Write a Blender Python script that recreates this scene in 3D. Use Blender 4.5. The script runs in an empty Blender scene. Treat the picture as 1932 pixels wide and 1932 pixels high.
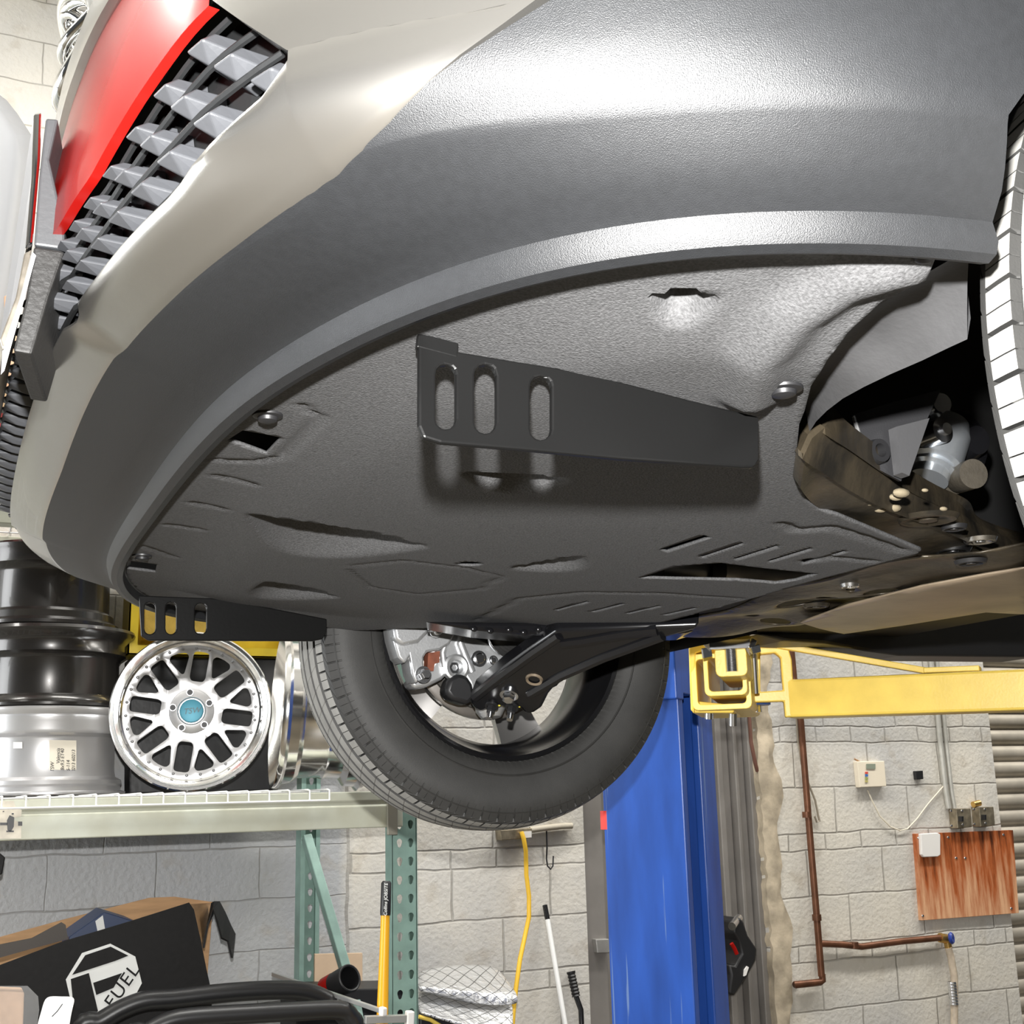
import bpy, bmesh, math, random
import numpy as np
from mathutils import Vector, Matrix, geometry
random.seed(7); np.random.seed(7)
SC = bpy.context.scene; COL = SC.collection
PI = math.pi
# ------------------------------------------------------------------ camera
Z0 = 1.40                       # lens height above the floor
FPX = 2310.0
TH, PITCH, ROLL = (math.radians(v) for v in (24.9, 13.0, 1.45))
_f = Vector((math.sin(TH)*math.cos(PITCH), math.cos(TH)*math.cos(PITCH), math.sin(PITCH)))
_r = Vector((math.cos(TH), -math.sin(TH), 0)); _u = _r.cross(_f)
FW = _f; RT = math.cos(ROLL)*_r - math.sin(ROLL)*_u; UP = math.sin(ROLL)*_r + math.cos(ROLL)*_u
cd = bpy.data.cameras.new('camera'); cam = bpy.data.objects.new('camera', cd); COL.objects.link(cam)
cam.matrix_world = Matrix(((RT.x, UP.x, -FW.x, 0), (RT.y, UP.y, -FW.y, 0), (RT.z, UP.z, -FW.z, Z0), (0, 0, 0, 1)))
cd.sensor_fit = 'HORIZONTAL'; cd.sensor_width = 36; cd.lens = 36*FPX/1932; cd.clip_start = 0.02
SC.camera = cam
# ------------------------------------------------------------------ light and exposure
SC.view_settings.view_transform = 'Standard'; SC.view_settings.look = 'None'
SC.view_settings.gamma = 1; SC.view_settings.use_curve_mapping = False
SC.view_settings.exposure = 0.3
w = bpy.data.worlds.new('world'); SC.world = w; w.use_nodes = True
w.node_tree.nodes['Background'].inputs[0].default_value = (0.93, 0.97, 1, 1)
w.node_tree.nodes['Background'].inputs[1].default_value = 0.06
def lamp(name, kind, loc, power, color=(1, 1, 1), size=None, size_y=None, rot=None, radius=None):
    d = bpy.data.lights.new(name, kind); d.energy = power; d.color = color
    o = bpy.data.objects.new(name, d); COL.objects.link(o); o.location = loc
    if size: d.shape = 'RECTANGLE'; d.size = size; d.size_y = size_y
    if radius: d.shadow_soft_size = radius
    if rot: o.rotation_euler = rot
    return o
# the camera's own flash, a hand above the lens
lamp('camera_flash', 'POINT', Vector((0, 0, Z0)) + UP*0.13 + FW*0.02 - RT*0.01, 255, (1, .985, .96), radius=.014)
# fluorescent rows of the workshop ceiling
for lx, ly in ((-1.5, 2.9), (1.2, 2.9), (3.6, 2.9), (6.0, 2.9)):
    lamp('ceiling_tubes', 'AREA', (lx, ly, 4.35), 74, (1, .98, .93), 1.6, .35)

# added fill from the left, out of view, to lift the far tread
lamp('left_fill', 'AREA', (-3.6, 3.45, 1.7), 140, (.95, .98, 1), 2.6, 1.4, rot=(0, -PI/2, 0))
# ------------------------------------------------------------------ pixel rays onto real planes
def ray(x, y): return FW + RT*((x-966)/FPX) - UP*((y-966)/FPX)
O = Vector((0, 0, Z0))
def at_Y(x, y, Y): d = ray(x, y); return O + d*(Y/d.y)
def at_X(x, y, X): d = ray(x, y); return O + d*(X/d.x)
def at_Z(x, y, z): d = ray(x, y); return O + d*(z/d.z)        # z above the lens
def at_plane(x, y, p, n): d = ray(x, y); return O + d*((Vector(p)-O).dot(n)/d.dot(n))
def at_D(x, y, D): return O + ray(x, y)*D
V = Vector
# ------------------------------------------------------------------ materials
MATS = {}
def mat(name, col, rough=.5, metal=0, noise=0, nscale=30, bump=0, bscale=200, coat=0, col2=None, spec=.5, aniso=None, alpha=None, trans=0, detail=4):
    if name in MATS: return MATS[name]
    m = bpy.data.materials.new(name); m.use_nodes = True; MATS[name] = m
    nt = m.node_tree; b = nt.nodes['Principled BSDF']
    b.inputs['Base Color'].default_value = (*col, 1); b.inputs['Roughness'].default_value = rough
    b.inputs['Metallic'].default_value = metal; b.inputs['Specular IOR Level'].default_value = spec
    if coat: b.inputs['Coat Weight'].default_value = coat; b.inputs['Coat Roughness'].default_value = .03
    if alpha is not None: b.inputs['Alpha'].default_value = alpha
    if trans: b.inputs['Transmission Weight'].default_value = trans
    tc = nt.nodes.new('ShaderNodeTexCoord')
    if noise or col2:
        n = nt.nodes.new('ShaderNodeTexNoise'); n.inputs['Scale'].default_value = nscale; n.inputs['Detail'].default_value = detail
        mp = nt.nodes.new('ShaderNodeMapping'); nt.links.new(tc.outputs['Object'], mp.inputs[0]); nt.links.new(mp.outputs[0], n.inputs['Vector'])
        if aniso: mp.inputs['Scale'].default_value = aniso
        mr = nt.nodes.new('ShaderNodeMapRange'); nt.links.new(n.outputs['Fac'], mr.inputs[0])
        mr.inputs[1].default_value = .32; mr.inputs[2].default_value = .68
        mx = nt.nodes.new('ShaderNodeMix'); mx.data_type = 'RGBA'; nt.links.new(mr.outputs[0], mx.inputs[0])
        c2 = col2 if col2 else tuple(max(0, c*(1-noise)) for c in col)
        mx.inputs[6].default_value = (*c2, 1); mx.inputs[7].default_value = (*col, 1)
        nt.links.new(mx.outputs[2], b.inputs['Base Color'])
    if bump:
        n2 = nt.nodes.new('ShaderNodeTexNoise'); n2.inputs['Scale'].default_value = bscale; n2.inputs['Detail'].default_value = 3
        nt.links.new(tc.outputs['Object'], n2.inputs['Vector'])
        bp = nt.nodes.new('ShaderNodeBump'); bp.inputs['Strength'].default_value = bump; bp.inputs['Distance'].default_value = .002
        nt.links.new(n2.outputs['Fac'], bp.inputs['Height']); nt.links.new(bp.outputs[0], b.inputs['Normal'])
    return m
# ------------------------------------------------------------------ mesh helpers
class MB:
    def __init__(s): s.v = []; s.f = []; s.mi = []; s.cur = 0
    def add(s, vs, fs):
        o = len(s.v); s.v += [V(p) for p in vs]; s.f += [tuple(i+o for i in f) for f in fs]; s.mi += [s.cur]*len(fs); return s
    def box(s, c, size, M=None):
        c = V(c); hx, hy, hz = (a/2 for a in size)
        vs = [V((x, y, z)) for x in (-hx, hx) for y in (-hy, hy) for z in (-hz, hz)]
        if M: vs = [M @ p for p in vs]
        return s.add([c+p for p in vs], [(0, 1, 3, 2), (4, 6, 7, 5), (0, 4, 5, 1), (2, 3, 7, 6), (0, 2, 6, 4), (1, 5, 7, 3)])
    def box2(s, a, b): a = V(a); b = V(b); return s.box((a+b)/2, [abs(x) for x in (b-a)])
    def beam(s, p0, p1, w, h, up=(0, 0, 1)):
        p0 = V(p0); p1 = V(p1); d = (p1-p0).normalized(); sd = d.cross(V(up)).normalized(); u = sd.cross(d)
        vs = [p + sd*a*w/2 + u*b*h/2 for p in (p0, p1) for a, b in ((-1, -1), (1, -1), (1, 1), (-1, 1))]
        return s.add(vs, [(3, 2, 1, 0), (4, 5, 6, 7)] + [(i, (i+1) % 4, 4+(i+1) % 4, 4+i) for i in range(4)])
    def frame(s, d):
        d = V(d).normalized(); a = V((0, 0, 1)) if abs(d.z) < .9 else V((1, 0, 0))
        x = d.cross(a).normalized(); return x, d.cross(x).normalized(), d
    def lathe(s, prof, c, axis, n=32, ang=(0, 2*PI), xdir=None):   # prof: (radius, along axis)
        x, y, d = s.frame(axis)
        if xdir is not None: x = (V(xdir)-d*V(xdir).dot(d)).normalized(); y = d.cross(x)
        c = V(c); full = abs(ang[1]-ang[0]-2*PI) < 1e-6; m = n if full else n+1
        vs = [c + d*h + (x*math.cos(t)+y*math.sin(t))*r for t in [ang[0]+(ang[1]-ang[0])*i/n for i in range(m)] for r, h in prof]
        k = len(prof); fs = []
        for i in range(n):
            j = (i+1) % m
            for a in range(k-1): fs.append((i*k+a, j*k+a, j*k+a+1, i*k+a+1))
        return s.add(vs, fs)
    def cyl(s, p0, p1, r, n=16, r1=None):
        p0 = V(p0); p1 = V(p1); L = (p1-p0).length; r1 = r if r1 is None else r1
        return s.lathe([(0, 0), (r, 0), (r1, L), (0, L)], p0, p1-p0, n)
    def tube(s, pts, r, n=10, cap=True, rs=None):
        pts = [V(p) for p in pts]; k = len(pts); vs = []; t0 = (pts[1]-pts[0]).normalized(); x, y, _ = s.frame(t0)
        for i, p in enumerate(pts):
            t = (pts[min(i+1, k-1)]-pts[max(i-1, 0)]).normalized()
            x = (x - t*x.dot(t)).normalized(); y = t.cross(x); rr = rs[i] if rs else r
            vs += [p + (x*math.cos(2*PI*a/n)+y*math.sin(2*PI*a/n))*rr for a in range(n)]
        fs = [(i*n+a, i*n+(a+1) % n, (i+1)*n+(a+1) % n, (i+1)*n+a) for i in range(k-1) for a in range(n)]
        if cap: fs += [tuple(reversed(range(n))), tuple(range((k-1)*n, k*n))]
        return s.add(vs, fs)
    def grid(s, rows, closed=False):
        k = len(rows[0]); vs = [p for r in rows for p in r]
        fs = [(i*k+a, i*k+a+1, (i+1)*k+a+1, (i+1)*k+a) for i in range(len(rows)-1) for a in range(k-1)]
        return s.add(vs, fs)
    def prism(s, poly, off):                       # planar polygon of 3D points extruded by a vector
        poly = [V(p) for p in poly]; off = V(off); n = len(poly)
        return s.add(poly + [p+off for p in poly], [tuple(reversed(range(n))), tuple(range(n, 2*n))] + [(i, (i+1) % n, n+(i+1) % n, n+i) for i in range(n)])
    def sphere(s, c, r, sc=(1, 1, 1), n=16, m=10):
        c = V(c); vs = []; fs = []
        for i in range(m+1):
            ph = PI*i/m
            for a in range(n): vs.append(c+V((r*sc[0]*math.sin(ph)*math.cos(2*PI*a/n), r*sc[1]*math.sin(ph)*math.sin(2*PI*a/n), r*sc[2]*math.cos(ph))))
        fs = [(i*n+a, i*n+(a+1) % n, (i+1)*n+(a+1) % n, (i+1)*n+a) for i in range(m) for a in range(n)]
        return s.add(vs, fs)
    def build(s, name, m, parent=None, smooth=True, bevel=0, solid=0, sub=0, ang=40, label=None, fix=True):
        me = bpy.data.meshes.new(name); off = V((0, 0, 0))
        if parent is not None:
            q = parent
            while q is not None: off += q.location; q = q.parent
        me.from_pydata([p-off for p in s.v], [], s.f)
        ms = m if isinstance(m, list) else [m]
        for x in ms: me.materials.append(x)
        if len(ms) > 1:
            for p, i in zip(me.polygons, s.mi): p.material_index = i
        bm = bmesh.new(); bm.from_mesh(me); bmesh.ops.remove_doubles(bm, verts=bm.verts, dist=1e-5)
        if fix: bmesh.ops.recalc_face_normals(bm, faces=bm.faces)
        bm.to_mesh(me); bm.free()
        if smooth:
            for p in me.polygons: p.use_smooth = True
            me.set_sharp_from_angle(angle=math.radians(ang))
        o = bpy.data.objects.new(name, me); COL.objects.link(o)
        if parent is not None: o.parent = parent
        if solid: d = o.modifiers.new('s', 'SOLIDIFY'); d.thickness = solid; d.offset = 0
        if bevel: d = o.modifiers.new('b', 'BEVEL'); d.width = bevel; d.segments = 2; d.limit_method = 'ANGLE'; d.angle_limit = math.radians(35)
        if sub: d = o.modifiers.new('u', 'SUBSURF'); d.levels = sub; d.render_levels = sub
        if label: o['label'] = label
        return o
def thing(name, loc, label, cat, group=None):
    o = bpy.data.objects.new(name, None); COL.objects.link(o); o.location = loc; o.empty_display_size = .1
    return tag(o, label, cat, group)
def tag(o, label, cat, group=None, kind=None):
    o['label'] = label; o['category'] = cat
    if group: o['group'] = group
    if kind: o['kind'] = kind
    return o
def struct(o): o['kind'] = 'structure'; return o
def text_mesh(txt, size, M, depth, name, m, parent, shear=0, align='CENTER', spacing=1):
    c = bpy.data.curves.new('t', 'FONT'); c.body = txt; c.size = size; c.extrude = depth; c.align_x = align; c.align_y = 'CENTER'; c.shear = shear; c.space_character = spacing
    t = bpy.data.objects.new('t', c); COL.objects.link(t); dg = bpy.context.evaluated_depsgraph_get()
    me = bpy.data.meshes.new_from_object(t.evaluated_get(dg)); bpy.data.objects.remove(t)
    off = V((0, 0, 0)); q = parent
    while q is not None: off += q.location; q = q.parent
    me.transform(Matrix.Translation(-off) @ M); me.name = name; me.materials.clear(); me.materials.append(m)
    o = bpy.data.objects.new(name, me); COL.objects.link(o); o.parent = parent; return o
def basis(origin, x, y):                           # matrix with given x and y axes
    x = V(x).normalized(); y = (V(y)-x*V(y).dot(x)).normalized(); z = x.cross(y)
    return Matrix(((x.x, y.x, z.x, origin[0]), (x.y, y.y, z.y, origin[1]), (x.z, y.z, z.z, origin[2]), (0, 0, 0, 1)))
def cdt_plate(outline, holes, zf, step):          # flat-ish panel with real openings: 2D outline, hole polygons, height function
    pts = []; edges = []; loops = [outline]+holes
    for lp in loops:
        o = len(pts); n = 0
        for i in range(len(lp)):
            a = np.array(lp[i]); b = np.array(lp[(i+1) % len(lp)]); k = max(1, int(np.linalg.norm(b-a)/step))
            for j in range(k): pts.append(tuple(a+(b-a)*j/k)); n += 1
        edges += [(o+i, o+(i+1) % n) for i in range(n)]
    A = np.array(outline)
    xs = np.arange(A[:, 0].min(), A[:, 0].max(), step); ys = np.arange(A[:, 1].min(), A[:, 1].max(), step)
    def inside(p, poly):
        c = False; n = len(poly)
        for i in range(n):
            x0, y0 = poly[i]; x1, y1 = poly[i-1]
            if (y0 > p[1]) != (y1 > p[1]) and p[0] < (x1-x0)*(p[1]-y0)/(y1-y0)+x0: c = not c
        return c
    for i, x in enumerate(xs):
        for y in ys:
            p = (x, y+(step/2 if i % 2 else 0))
            if inside(p, outline): pts.append(p)
    r = geometry.delaunay_2d_cdt([V(p) for p in pts], edges, [], 0, 1e-6)
    vs, fs = r[0], r[2]; out = []
    for f in fs:
        c = sum((vs[i] for i in f), V((0, 0)))/len(f)
        if inside(c, outline) and not any(inside(c, h) for h in holes): out.append(tuple(f))
    return [V((p.x, p.y, zf(p.x, p.y))) for p in vs], out
# ------------------------------------------------------------------ the room
def block_wall_mat():
    m = bpy.data.materials.new('painted_block'); m.use_nodes = True; nt = m.node_tree; b = nt.nodes['Principled BSDF']
    tc = nt.nodes.new('ShaderNodeTexCoord'); sp = nt.nodes.new('ShaderNodeSeparateXYZ'); nt.links.new(tc.outputs['Object'], sp.inputs[0])
    cb = nt.nodes.new('ShaderNodeCombineXYZ'); nt.links.new(sp.outputs[0], cb.inputs[0]); nt.links.new(sp.outputs[2], cb.inputs[1])
    # wobble so that the hand-laid joints are not ruler straight
    L = nt.links.new
    def mth(op, a, b_=None, c=None):
        n = nt.nodes.new('ShaderNodeMath'); n.operation = op
        for k, v in enumerate((a, b_, c)):
            if v is None: continue
            if isinstance(v, (int, float)): n.inputs[k].default_value = v
            else: L(v, n.inputs[k])
        return n.outputs[0]
    n0 = nt.nodes.new('ShaderNodeTexNoise'); n0.inputs['Scale'].default_value = 5; n0.inputs['Detail'].default_value = 3; L(tc.outputs['Object'], n0.inputs['Vector'])
    sn = nt.nodes.new('ShaderNodeSeparateXYZ'); L(n0.outputs['Color'], sn.inputs[0])
    X_ = mth('MULTIPLY_ADD', mth('SUBTRACT', sn.outputs[0], .5), .030, sp.outputs[0]); Z_ = mth('MULTIPLY_ADD', mth('SUBTRACT', sn.outputs[1], .5), .026, sp.outputs[2])
    def brick(u, v, bw, rh, mort):
        cb = nt.nodes.new('ShaderNodeCombineXYZ'); L(u, cb.inputs[0]); L(v, cb.inputs[1])
        br = nt.nodes.new('ShaderNodeTexBrick'); L(cb.outputs[0], br.inputs['Vector']); br.inputs['Scale'].default_value = 1
        br.inputs['Brick Width'].default_value = bw; br.inputs['Row Height'].default_value = rh; br.inputs['Mortar Size'].default_value = mort; br.inputs['Mortar Smooth'].default_value = .7
        return br.outputs['Fac']
    left = brick(mth('ADD', X_, -.507+.345*8), mth('ADD', Z_, .324-Z0+.17*20), .345, .17, .0032)
    per = mth('DIVIDE', mth('SUBTRACT', Z0+.251+.4425*10, Z_), .4425); fl = mth('FLOOR', per); t = mth('MULTIPLY', mth('SUBTRACT', per, fl), .4425)
    u = mth('MULTIPLY_ADD', fl, .37, X_)
    blk = brick(u, mth('SUBTRACT', t, .067), .40, .18775, .0052); bnd = brick(u, t, .19, .067, .0052)
    isb = mth('LESS_THAN', t, .067); right = mth('ADD', mth('MULTIPLY', bnd, isb), mth('MULTIPLY', blk, mth('SUBTRACT', 1, isb)))
    isr = mth('GREATER_THAN', X_, 1.33); jo = mth('LESS_THAN', mth('ABSOLUTE', mth('SUBTRACT', X_, 1.335)), .006)
    fac = mth('MAXIMUM', mth('ADD', mth('MULTIPLY', right, isr), mth('MULTIPLY', left, mth('SUBTRACT', 1, isr))), jo)
    class br: outputs = {'Fac': fac}
    n1 = nt.nodes.new('ShaderNodeTexNoise'); n1.inputs['Scale'].default_value = 2.2; n1.inputs['Detail'].default_value = 7; nt.links.new(tc.outputs['Object'], n1.inputs['Vector'])
    cr = nt.nodes.new('ShaderNodeValToRGB'); nt.links.new(n1.outputs['Fac'], cr.inputs[0])
    cr.color_ramp.elements[0].position = .35; cr.color_ramp.elements[0].color = (.50, .49, .47, 1)
    cr.color_ramp.elements[1].position = .68; cr.color_ramp.elements[1].color = (.66, .62, .54, 1)
    # fresher grey paint low on the left, old cream paint to the right; cream higher up paints in warm ambient light
    mrx = nt.nodes.new('ShaderNodeMapRange'); nt.links.new(sp.outputs[0], mrx.inputs[0]); mrx.inputs[1].default_value = 1.3; mrx.inputs[2].default_value = 1.36
    mrz = nt.nodes.new('ShaderNodeMapRange'); nt.links.new(sp.outputs[2], mrz.inputs[0]); mrz.inputs[1].default_value = 1.5; mrz.inputs[2].default_value = 1.9
    mm = nt.nodes.new('ShaderNodeMath'); mm.operation = 'MAXIMUM'; nt.links.new(mrx.outputs[0], mm.inputs[0]); nt.links.new(mrz.outputs[0], mm.inputs[1])
    mg = nt.nodes.new('ShaderNodeMix'); mg.data_type = 'RGBA'; nt.links.new(mm.outputs[0], mg.inputs[0]); mg.inputs[6].default_value = (.40, .405, .41, 1); nt.links.new(cr.outputs[0], mg.inputs[7])
    # stains that stay put
    n3 = nt.nodes.new('ShaderNodeTexNoise'); n3.inputs['Scale'].default_value = 9; n3.inputs['Detail'].default_value = 8; nt.links.new(tc.outputs['Object'], n3.inputs['Vector'])
    r3 = nt.nodes.new('ShaderNodeMapRange'); nt.links.new(n3.outputs['Fac'], r3.inputs[0]); r3.inputs[1].default_value = .57; r3.inputs[2].default_value = .78; r3.inputs[4].default_value = .55
    ms = nt.nodes.new('ShaderNodeMix'); ms.data_type = 'RGBA'; nt.links.new(r3.outputs[0], ms.inputs[0]); nt.links.new(mg.outputs[2], ms.inputs[6]); ms.inputs[7].default_value = (.33, .27, .19, 1)
    mo = nt.nodes.new('ShaderNodeMix'); mo.data_type = 'RGBA'; nt.links.new(br.outputs['Fac'], mo.inputs[0]); nt.links.new(ms.outputs[2], mo.inputs[6]); mo.inputs[7].default_value = (.17, .155, .13, 1)
    mo2 = nt.nodes.new('ShaderNodeMath'); mo2.operation = 'MULTIPLY'; nt.links.new(br.outputs['Fac'], mo2.inputs[0]); nt.links.new(n0.outputs['Fac'], mo2.inputs[1]); nt.links.new(mo2.outputs[0], mo.inputs[0])
    nt.links.new(mo.outputs[2], b.inputs['Base Color']); b.inputs['Roughness'].default_value = .6
    n2 = nt.nodes.new('ShaderNodeTexNoise'); n2.inputs['Scale'].default_value = 60; n2.inputs['Detail'].default_value = 6; nt.links.new(tc.outputs['Object'], n2.inputs['Vector'])
    h = nt.nodes.new('ShaderNodeMath'); h.operation = 'MULTIPLY_ADD'; nt.links.new(br.outputs['Fac'], h.inputs[0]); h.inputs[1].default_value = -1.6; nt.links.new(n2.outputs['Fac'], h.inputs[2])
    bp = nt.nodes.new('ShaderNodeBump'); bp.inputs['Strength'].default_value = .55; bp.inputs['Distance'].default_value = .006
    nt.links.new(h.outputs[0], bp.inputs['Height']); nt.links.new(bp.outputs[0], b.inputs['Normal'])
    return m
WY = 4.33
M_wall = block_wall_mat()
m = MB(); m.box2((-6, -4, -.12), (9, WY+.3, 0)); struct(m.build('floor', mat('concrete', (.115, .095, .065), .5, noise=.35, nscale=3), smooth=False))
m = MB(); m.box2((-6, -4, 4.5), (9, WY+.3, 4.62)); struct(m.build('ceiling', mat('ceiling_paint', (.75, .74, .7), .8), smooth=False))
XL, XR, XD = at_Y(1108, 1750, WY).x, at_Y(1450, 1750, WY).x, at_Y(1893, 1600, WY).x
m = MB(); m.box2((-6, WY, 0), (XL, WY+.22, 4.5)); m.box2((XR, WY, 0), (XD, WY+.22, 4.5)); m.box2((XL, WY, 3.2), (XR, WY+.22, 4.5)); m.box2((XD, WY, 3.6), (9, WY+.22, 4.5))
struct(m.build('wall_back', M_wall, smooth=False))
M_galv = mat('galvanised', (.45, .44, .42), .45, .6, noise=.3, nscale=12)
# roller shutter at the right: corrugated slats
prof = []
z = 0.0
while z < 3.6:
    for k in range(6):
        t = k/6; prof.append((z+t*.075, .028*math.sin(t*PI)**.6 if t > 0 else 0))
    z += .075
m = MB(); m.grid([[V((x, WY+.14-p[1], p[0])) for p in prof] for x in (XD-.05, 9)])
dr = struct(m.build('door_1', mat('shutter', (.55, .50, .42), .5, .35, noise=.25, nscale=8), smooth=True))
# steel door with its folded frame behind the blue column
M_frame = mat('grey_steel', (.30, .28, .26), .5, .35, noise=.2, nscale=7)
m = MB(); m.box2((XL, WY+.10, 0), (XR, WY+.14, 3.2))
x0 = XR
for wd, dy in ((.03, .02), (.045, .055), (.02, .03), (.05, .07), (.03, .04), (.14, .085)):
    m.box2((x0-wd+.002, WY+dy, 0), (x0, WY+.12, 3.2)); x0 -= wd
m.box2((XL, WY+.03, 0), (XL+.1, WY+.12, 3.2))
struct(m.build('door_2', M_frame, smooth=False, bevel=.004))
# rough plaster edge of the right pier
m = MB(); rows = []
for i in range(60):
    zz = i*.035; j = lambda: random.uniform(-.008, .008)
    wv = .085+.016*math.sin(i*.35)+.012*math.sin(i*.83)+j()
    rows.append([V((XR-.004, WY+.1, zz)), V((XR-.004+j(), WY-.018, zz)), V((XR+wv*.5, WY-.026+j(), zz)), V((XR+wv, WY-.012, zz)), V((XR+wv+.012, WY+.01, zz))])
m.grid(rows); struct(m.build('trim_1', mat('plaster_edge', (.58, .49, .36), .8, noise=.45, nscale=14, bump=.6, bscale=60)))
# ================================================================== THE CAR
M_silver = mat('silver_paint', (.50, .485, .455), .27, .95, coat=.15)
M_clad = mat('grey_plastic', (.0125, .0132, .0145), .44, 0, noise=.14, nscale=150, bump=.25, bscale=1400, spec=.42)
M_tray = mat('felt_tray', (.082, .082, .084), .8, 0, noise=.45, nscale=420, bump=.5, bscale=500, detail=2)
M_black = mat('black_plastic', (.012, .012, .013), .45)
M_gloss = mat('gloss_black', (.006, .006, .007), .22)
M_red = mat('red_paint', (.30, .007, .005), .24, 0, spec=.13)
M_chrome = mat('chrome', (.85, .85, .84), .06, 1)
M_alu = mat('cast_alu', (.60, .61, .62), .38, .75, noise=.15, nscale=25, bump=.12, bscale=300)
M_rubber = mat('tyre_rubber', (.030, .0295, .028), .62, noise=.25, nscale=18, bump=.1, bscale=500)
M_bolt = mat('zinc_bolt', (.75, .76, .78), .22, 1)
M_bronze = mat('dusty_underbody', (.072, .057, .036), .38, .35, nscale=19, bump=.5, bscale=70, col2=(.016, .014, .011), detail=9)
M_tan = mat('dusty_panel', (.30, .235, .165), .38, .35, noise=.4, nscale=9, bump=.1, bscale=90)
car = thing('car', (1.9, 1.38, 1.35), 'silver and red car raised on the lift, seen from below its front bumper', 'car')
YC = 1.38
_D = [0, .1, .2, .3, .4, .5, .547, .6, .645, .69, .726, .765, .798, .82, .839, .85, .856, .86]
_X = [.208, .208, .209, .212, .219, .235, .248, .262, .279, .3, .321, .355, .394, .435, .483, .53, .57, .62]
_p = np.array([(x, YC-d) for d, x in zip(_D[::-1], _X[::-1])] + [(x, YC+d) for d, x in zip(_D[1:], _X[1:])])
_s = np.r_[0, np.cumsum(np.linalg.norm(np.diff(_p, axis=0), axis=1))]
NU = 240
_t = np.linspace(0, _s[-1], NU+1)
Q = np.stack([np.interp(_t, _s, _p[:, 0]), np.interp(_t, _s, _p[:, 1])], 1)
for _ in range(60): Q[1:-1] = (Q[:-2]+2*Q[1:-1]+Q[2:])/4
_g = np.gradient(Q, axis=0); _g /= np.linalg.norm(_g, axis=1)[:, None]; QN = np.stack([-_g[:, 1], _g[:, 0]], 1)
if QN[NU//2, 0] > 0: QN = -QN
def S(i, d, z):                                    # point on the bumper: station i (may be fractional), outward offset, height above lens
    i = min(max(i, 0), NU); k = int(min(i, NU-1)); w = i-k
    q = Q[k]*(1-w)+Q[k+1]*w; n = QN[k]*(1-w)+QN[k+1]*w
    return V((q[0]+n[0]*d, q[1]+n[1]*d, Z0+z))
def sst(x, a, b): t = min(max((x-a)/(b-a), 0), 1); return t*t*(3-2*t)
def lerp(a, b, t): return a+(b-a)*t
def dyc(i): return abs(float(np.interp(min(max(i, 0), NU), np.arange(NU+1), Q[:, 1]))-YC)
def cw(i): return sst(dyc(i), .60, .84)             # 0 along the front, 1 at the corner
def arc(i): k = min(max(i, 0), NU); return min(k, NU-k)/NU
def aa(i): i = min(max(i, 0), NU); return min(i, NU-i)
def ip(x, pts): return float(np.interp(x, [p[0] for p in pts], [p[1] for p in pts]))
_E2 = [(0, .66), (20, .53), (28, .475), (32.4, .439), (35.2, .415), (36.6, .404), (39.4, .385), (41.8, .374), (44.5, .366), (48, .3625), (52, .360), (67, .358), (120, .357)]
def zE2(i): return sum(ip(aa(i)+k, _E2) for k in (-2.4, -1.6, -.8, 0, .8, 1.6, 2.4))/7
def zKr(i): return min(zE2(i), lerp(.3745, .3575, sst(aa(i), 40, 50)))
_G0 = [(44.4, .435), (45.8, .413), (48.4, .400), (53.8, .388), (69, .385), (75, .385), (77.5, .377), (120, .378)]
def zG0(i): return sum(ip(min(aa(i)+k, 120) if aa(i) < 70 else aa(i), _G0) for k in (-2, -1, 0, 1, 2))/5 if aa(i) > 46.5 else ip(aa(i), _G0)
def zRd(i): return ip(aa(i), [(46, .505), (50.5, .496), (53.9, .487), (59.2, .469), (66.5, .447), (74, .446), (100, .462), (120, .47)])
def zRt(i): return ip(aa(i), [(50, .60), (68.8, .617), (85, .635), (105, .68), (120, .69)])
def dz_(i, z):                                      # how far the bumper face stands out at height z
    d = ip(z, [(.30, .085), (.345, .100), (.357, .107), (.376, .142), (.394, .164), (.41, .170), (.47, .166), (.59, .148), (.73, .132), (.82, .11)]) + .012*sst(aa(i), 76, 79)*sst(z, .46, .42)*sst(z, .35, .37)
    dc = ip(z, [(.30, .06), (.37, .074), (.40, .084), (.46, .090), (.6, .088), (.8, .07)])
    return lerp(d, dc, cw(i))
GA, GB, ZA, ZB = 44.4, 50.5, .435, .496
def gend(z): return lerp(GA, GB, (z-ZA)/(ZB-ZA))    # slanted end of the grille opening
def arch(i, z):                                     # the near end stops at the wheel arch
    return i if i > 50 else lerp(5.6+max(0, z-.32)*50 if z < .374 else max(1, 8.3-(z-.374)*70), 50, i/50)
ST = list(range(0, 74, 2))+list(range(74, 90))+list(range(90, 150, 2))+list(range(150, 168))+list(range(168, NU+1, 2))
# lip and lower cladding ------------------------------------------------------
rows = []
for i0 in ST:
    r = []
    def A(d, z): r.append(S(arch(i0, z), d, z))
    i = arch(i0, .33)
    for d, z in ((-.006, .336), (.003, .330), (.004, .316), (.012, .313), (.020, .3155), (.024, .322), (.027, .333), (.034, .3375)): A(d, z)
    zk = zKr(i); dk = dz_(i, zk)
    for t in (.25, .5, .75, .92): A(lerp(.034, dk, t), lerp(.3375, zk, t**1.25))
    i = arch(i0, .40); ze = max(zE2(i), zk+.002)
    for t in (0, .06, .15, .3, .5, .75, 1): z = lerp(zk, ze, t); A(dz_(i, z), z)
    if i0 < 50: r = r[:]
    rows.append(r)
m = MB(); m.grid(rows); m.build('lower_cladding', M_clad, car, ang=30)
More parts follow.
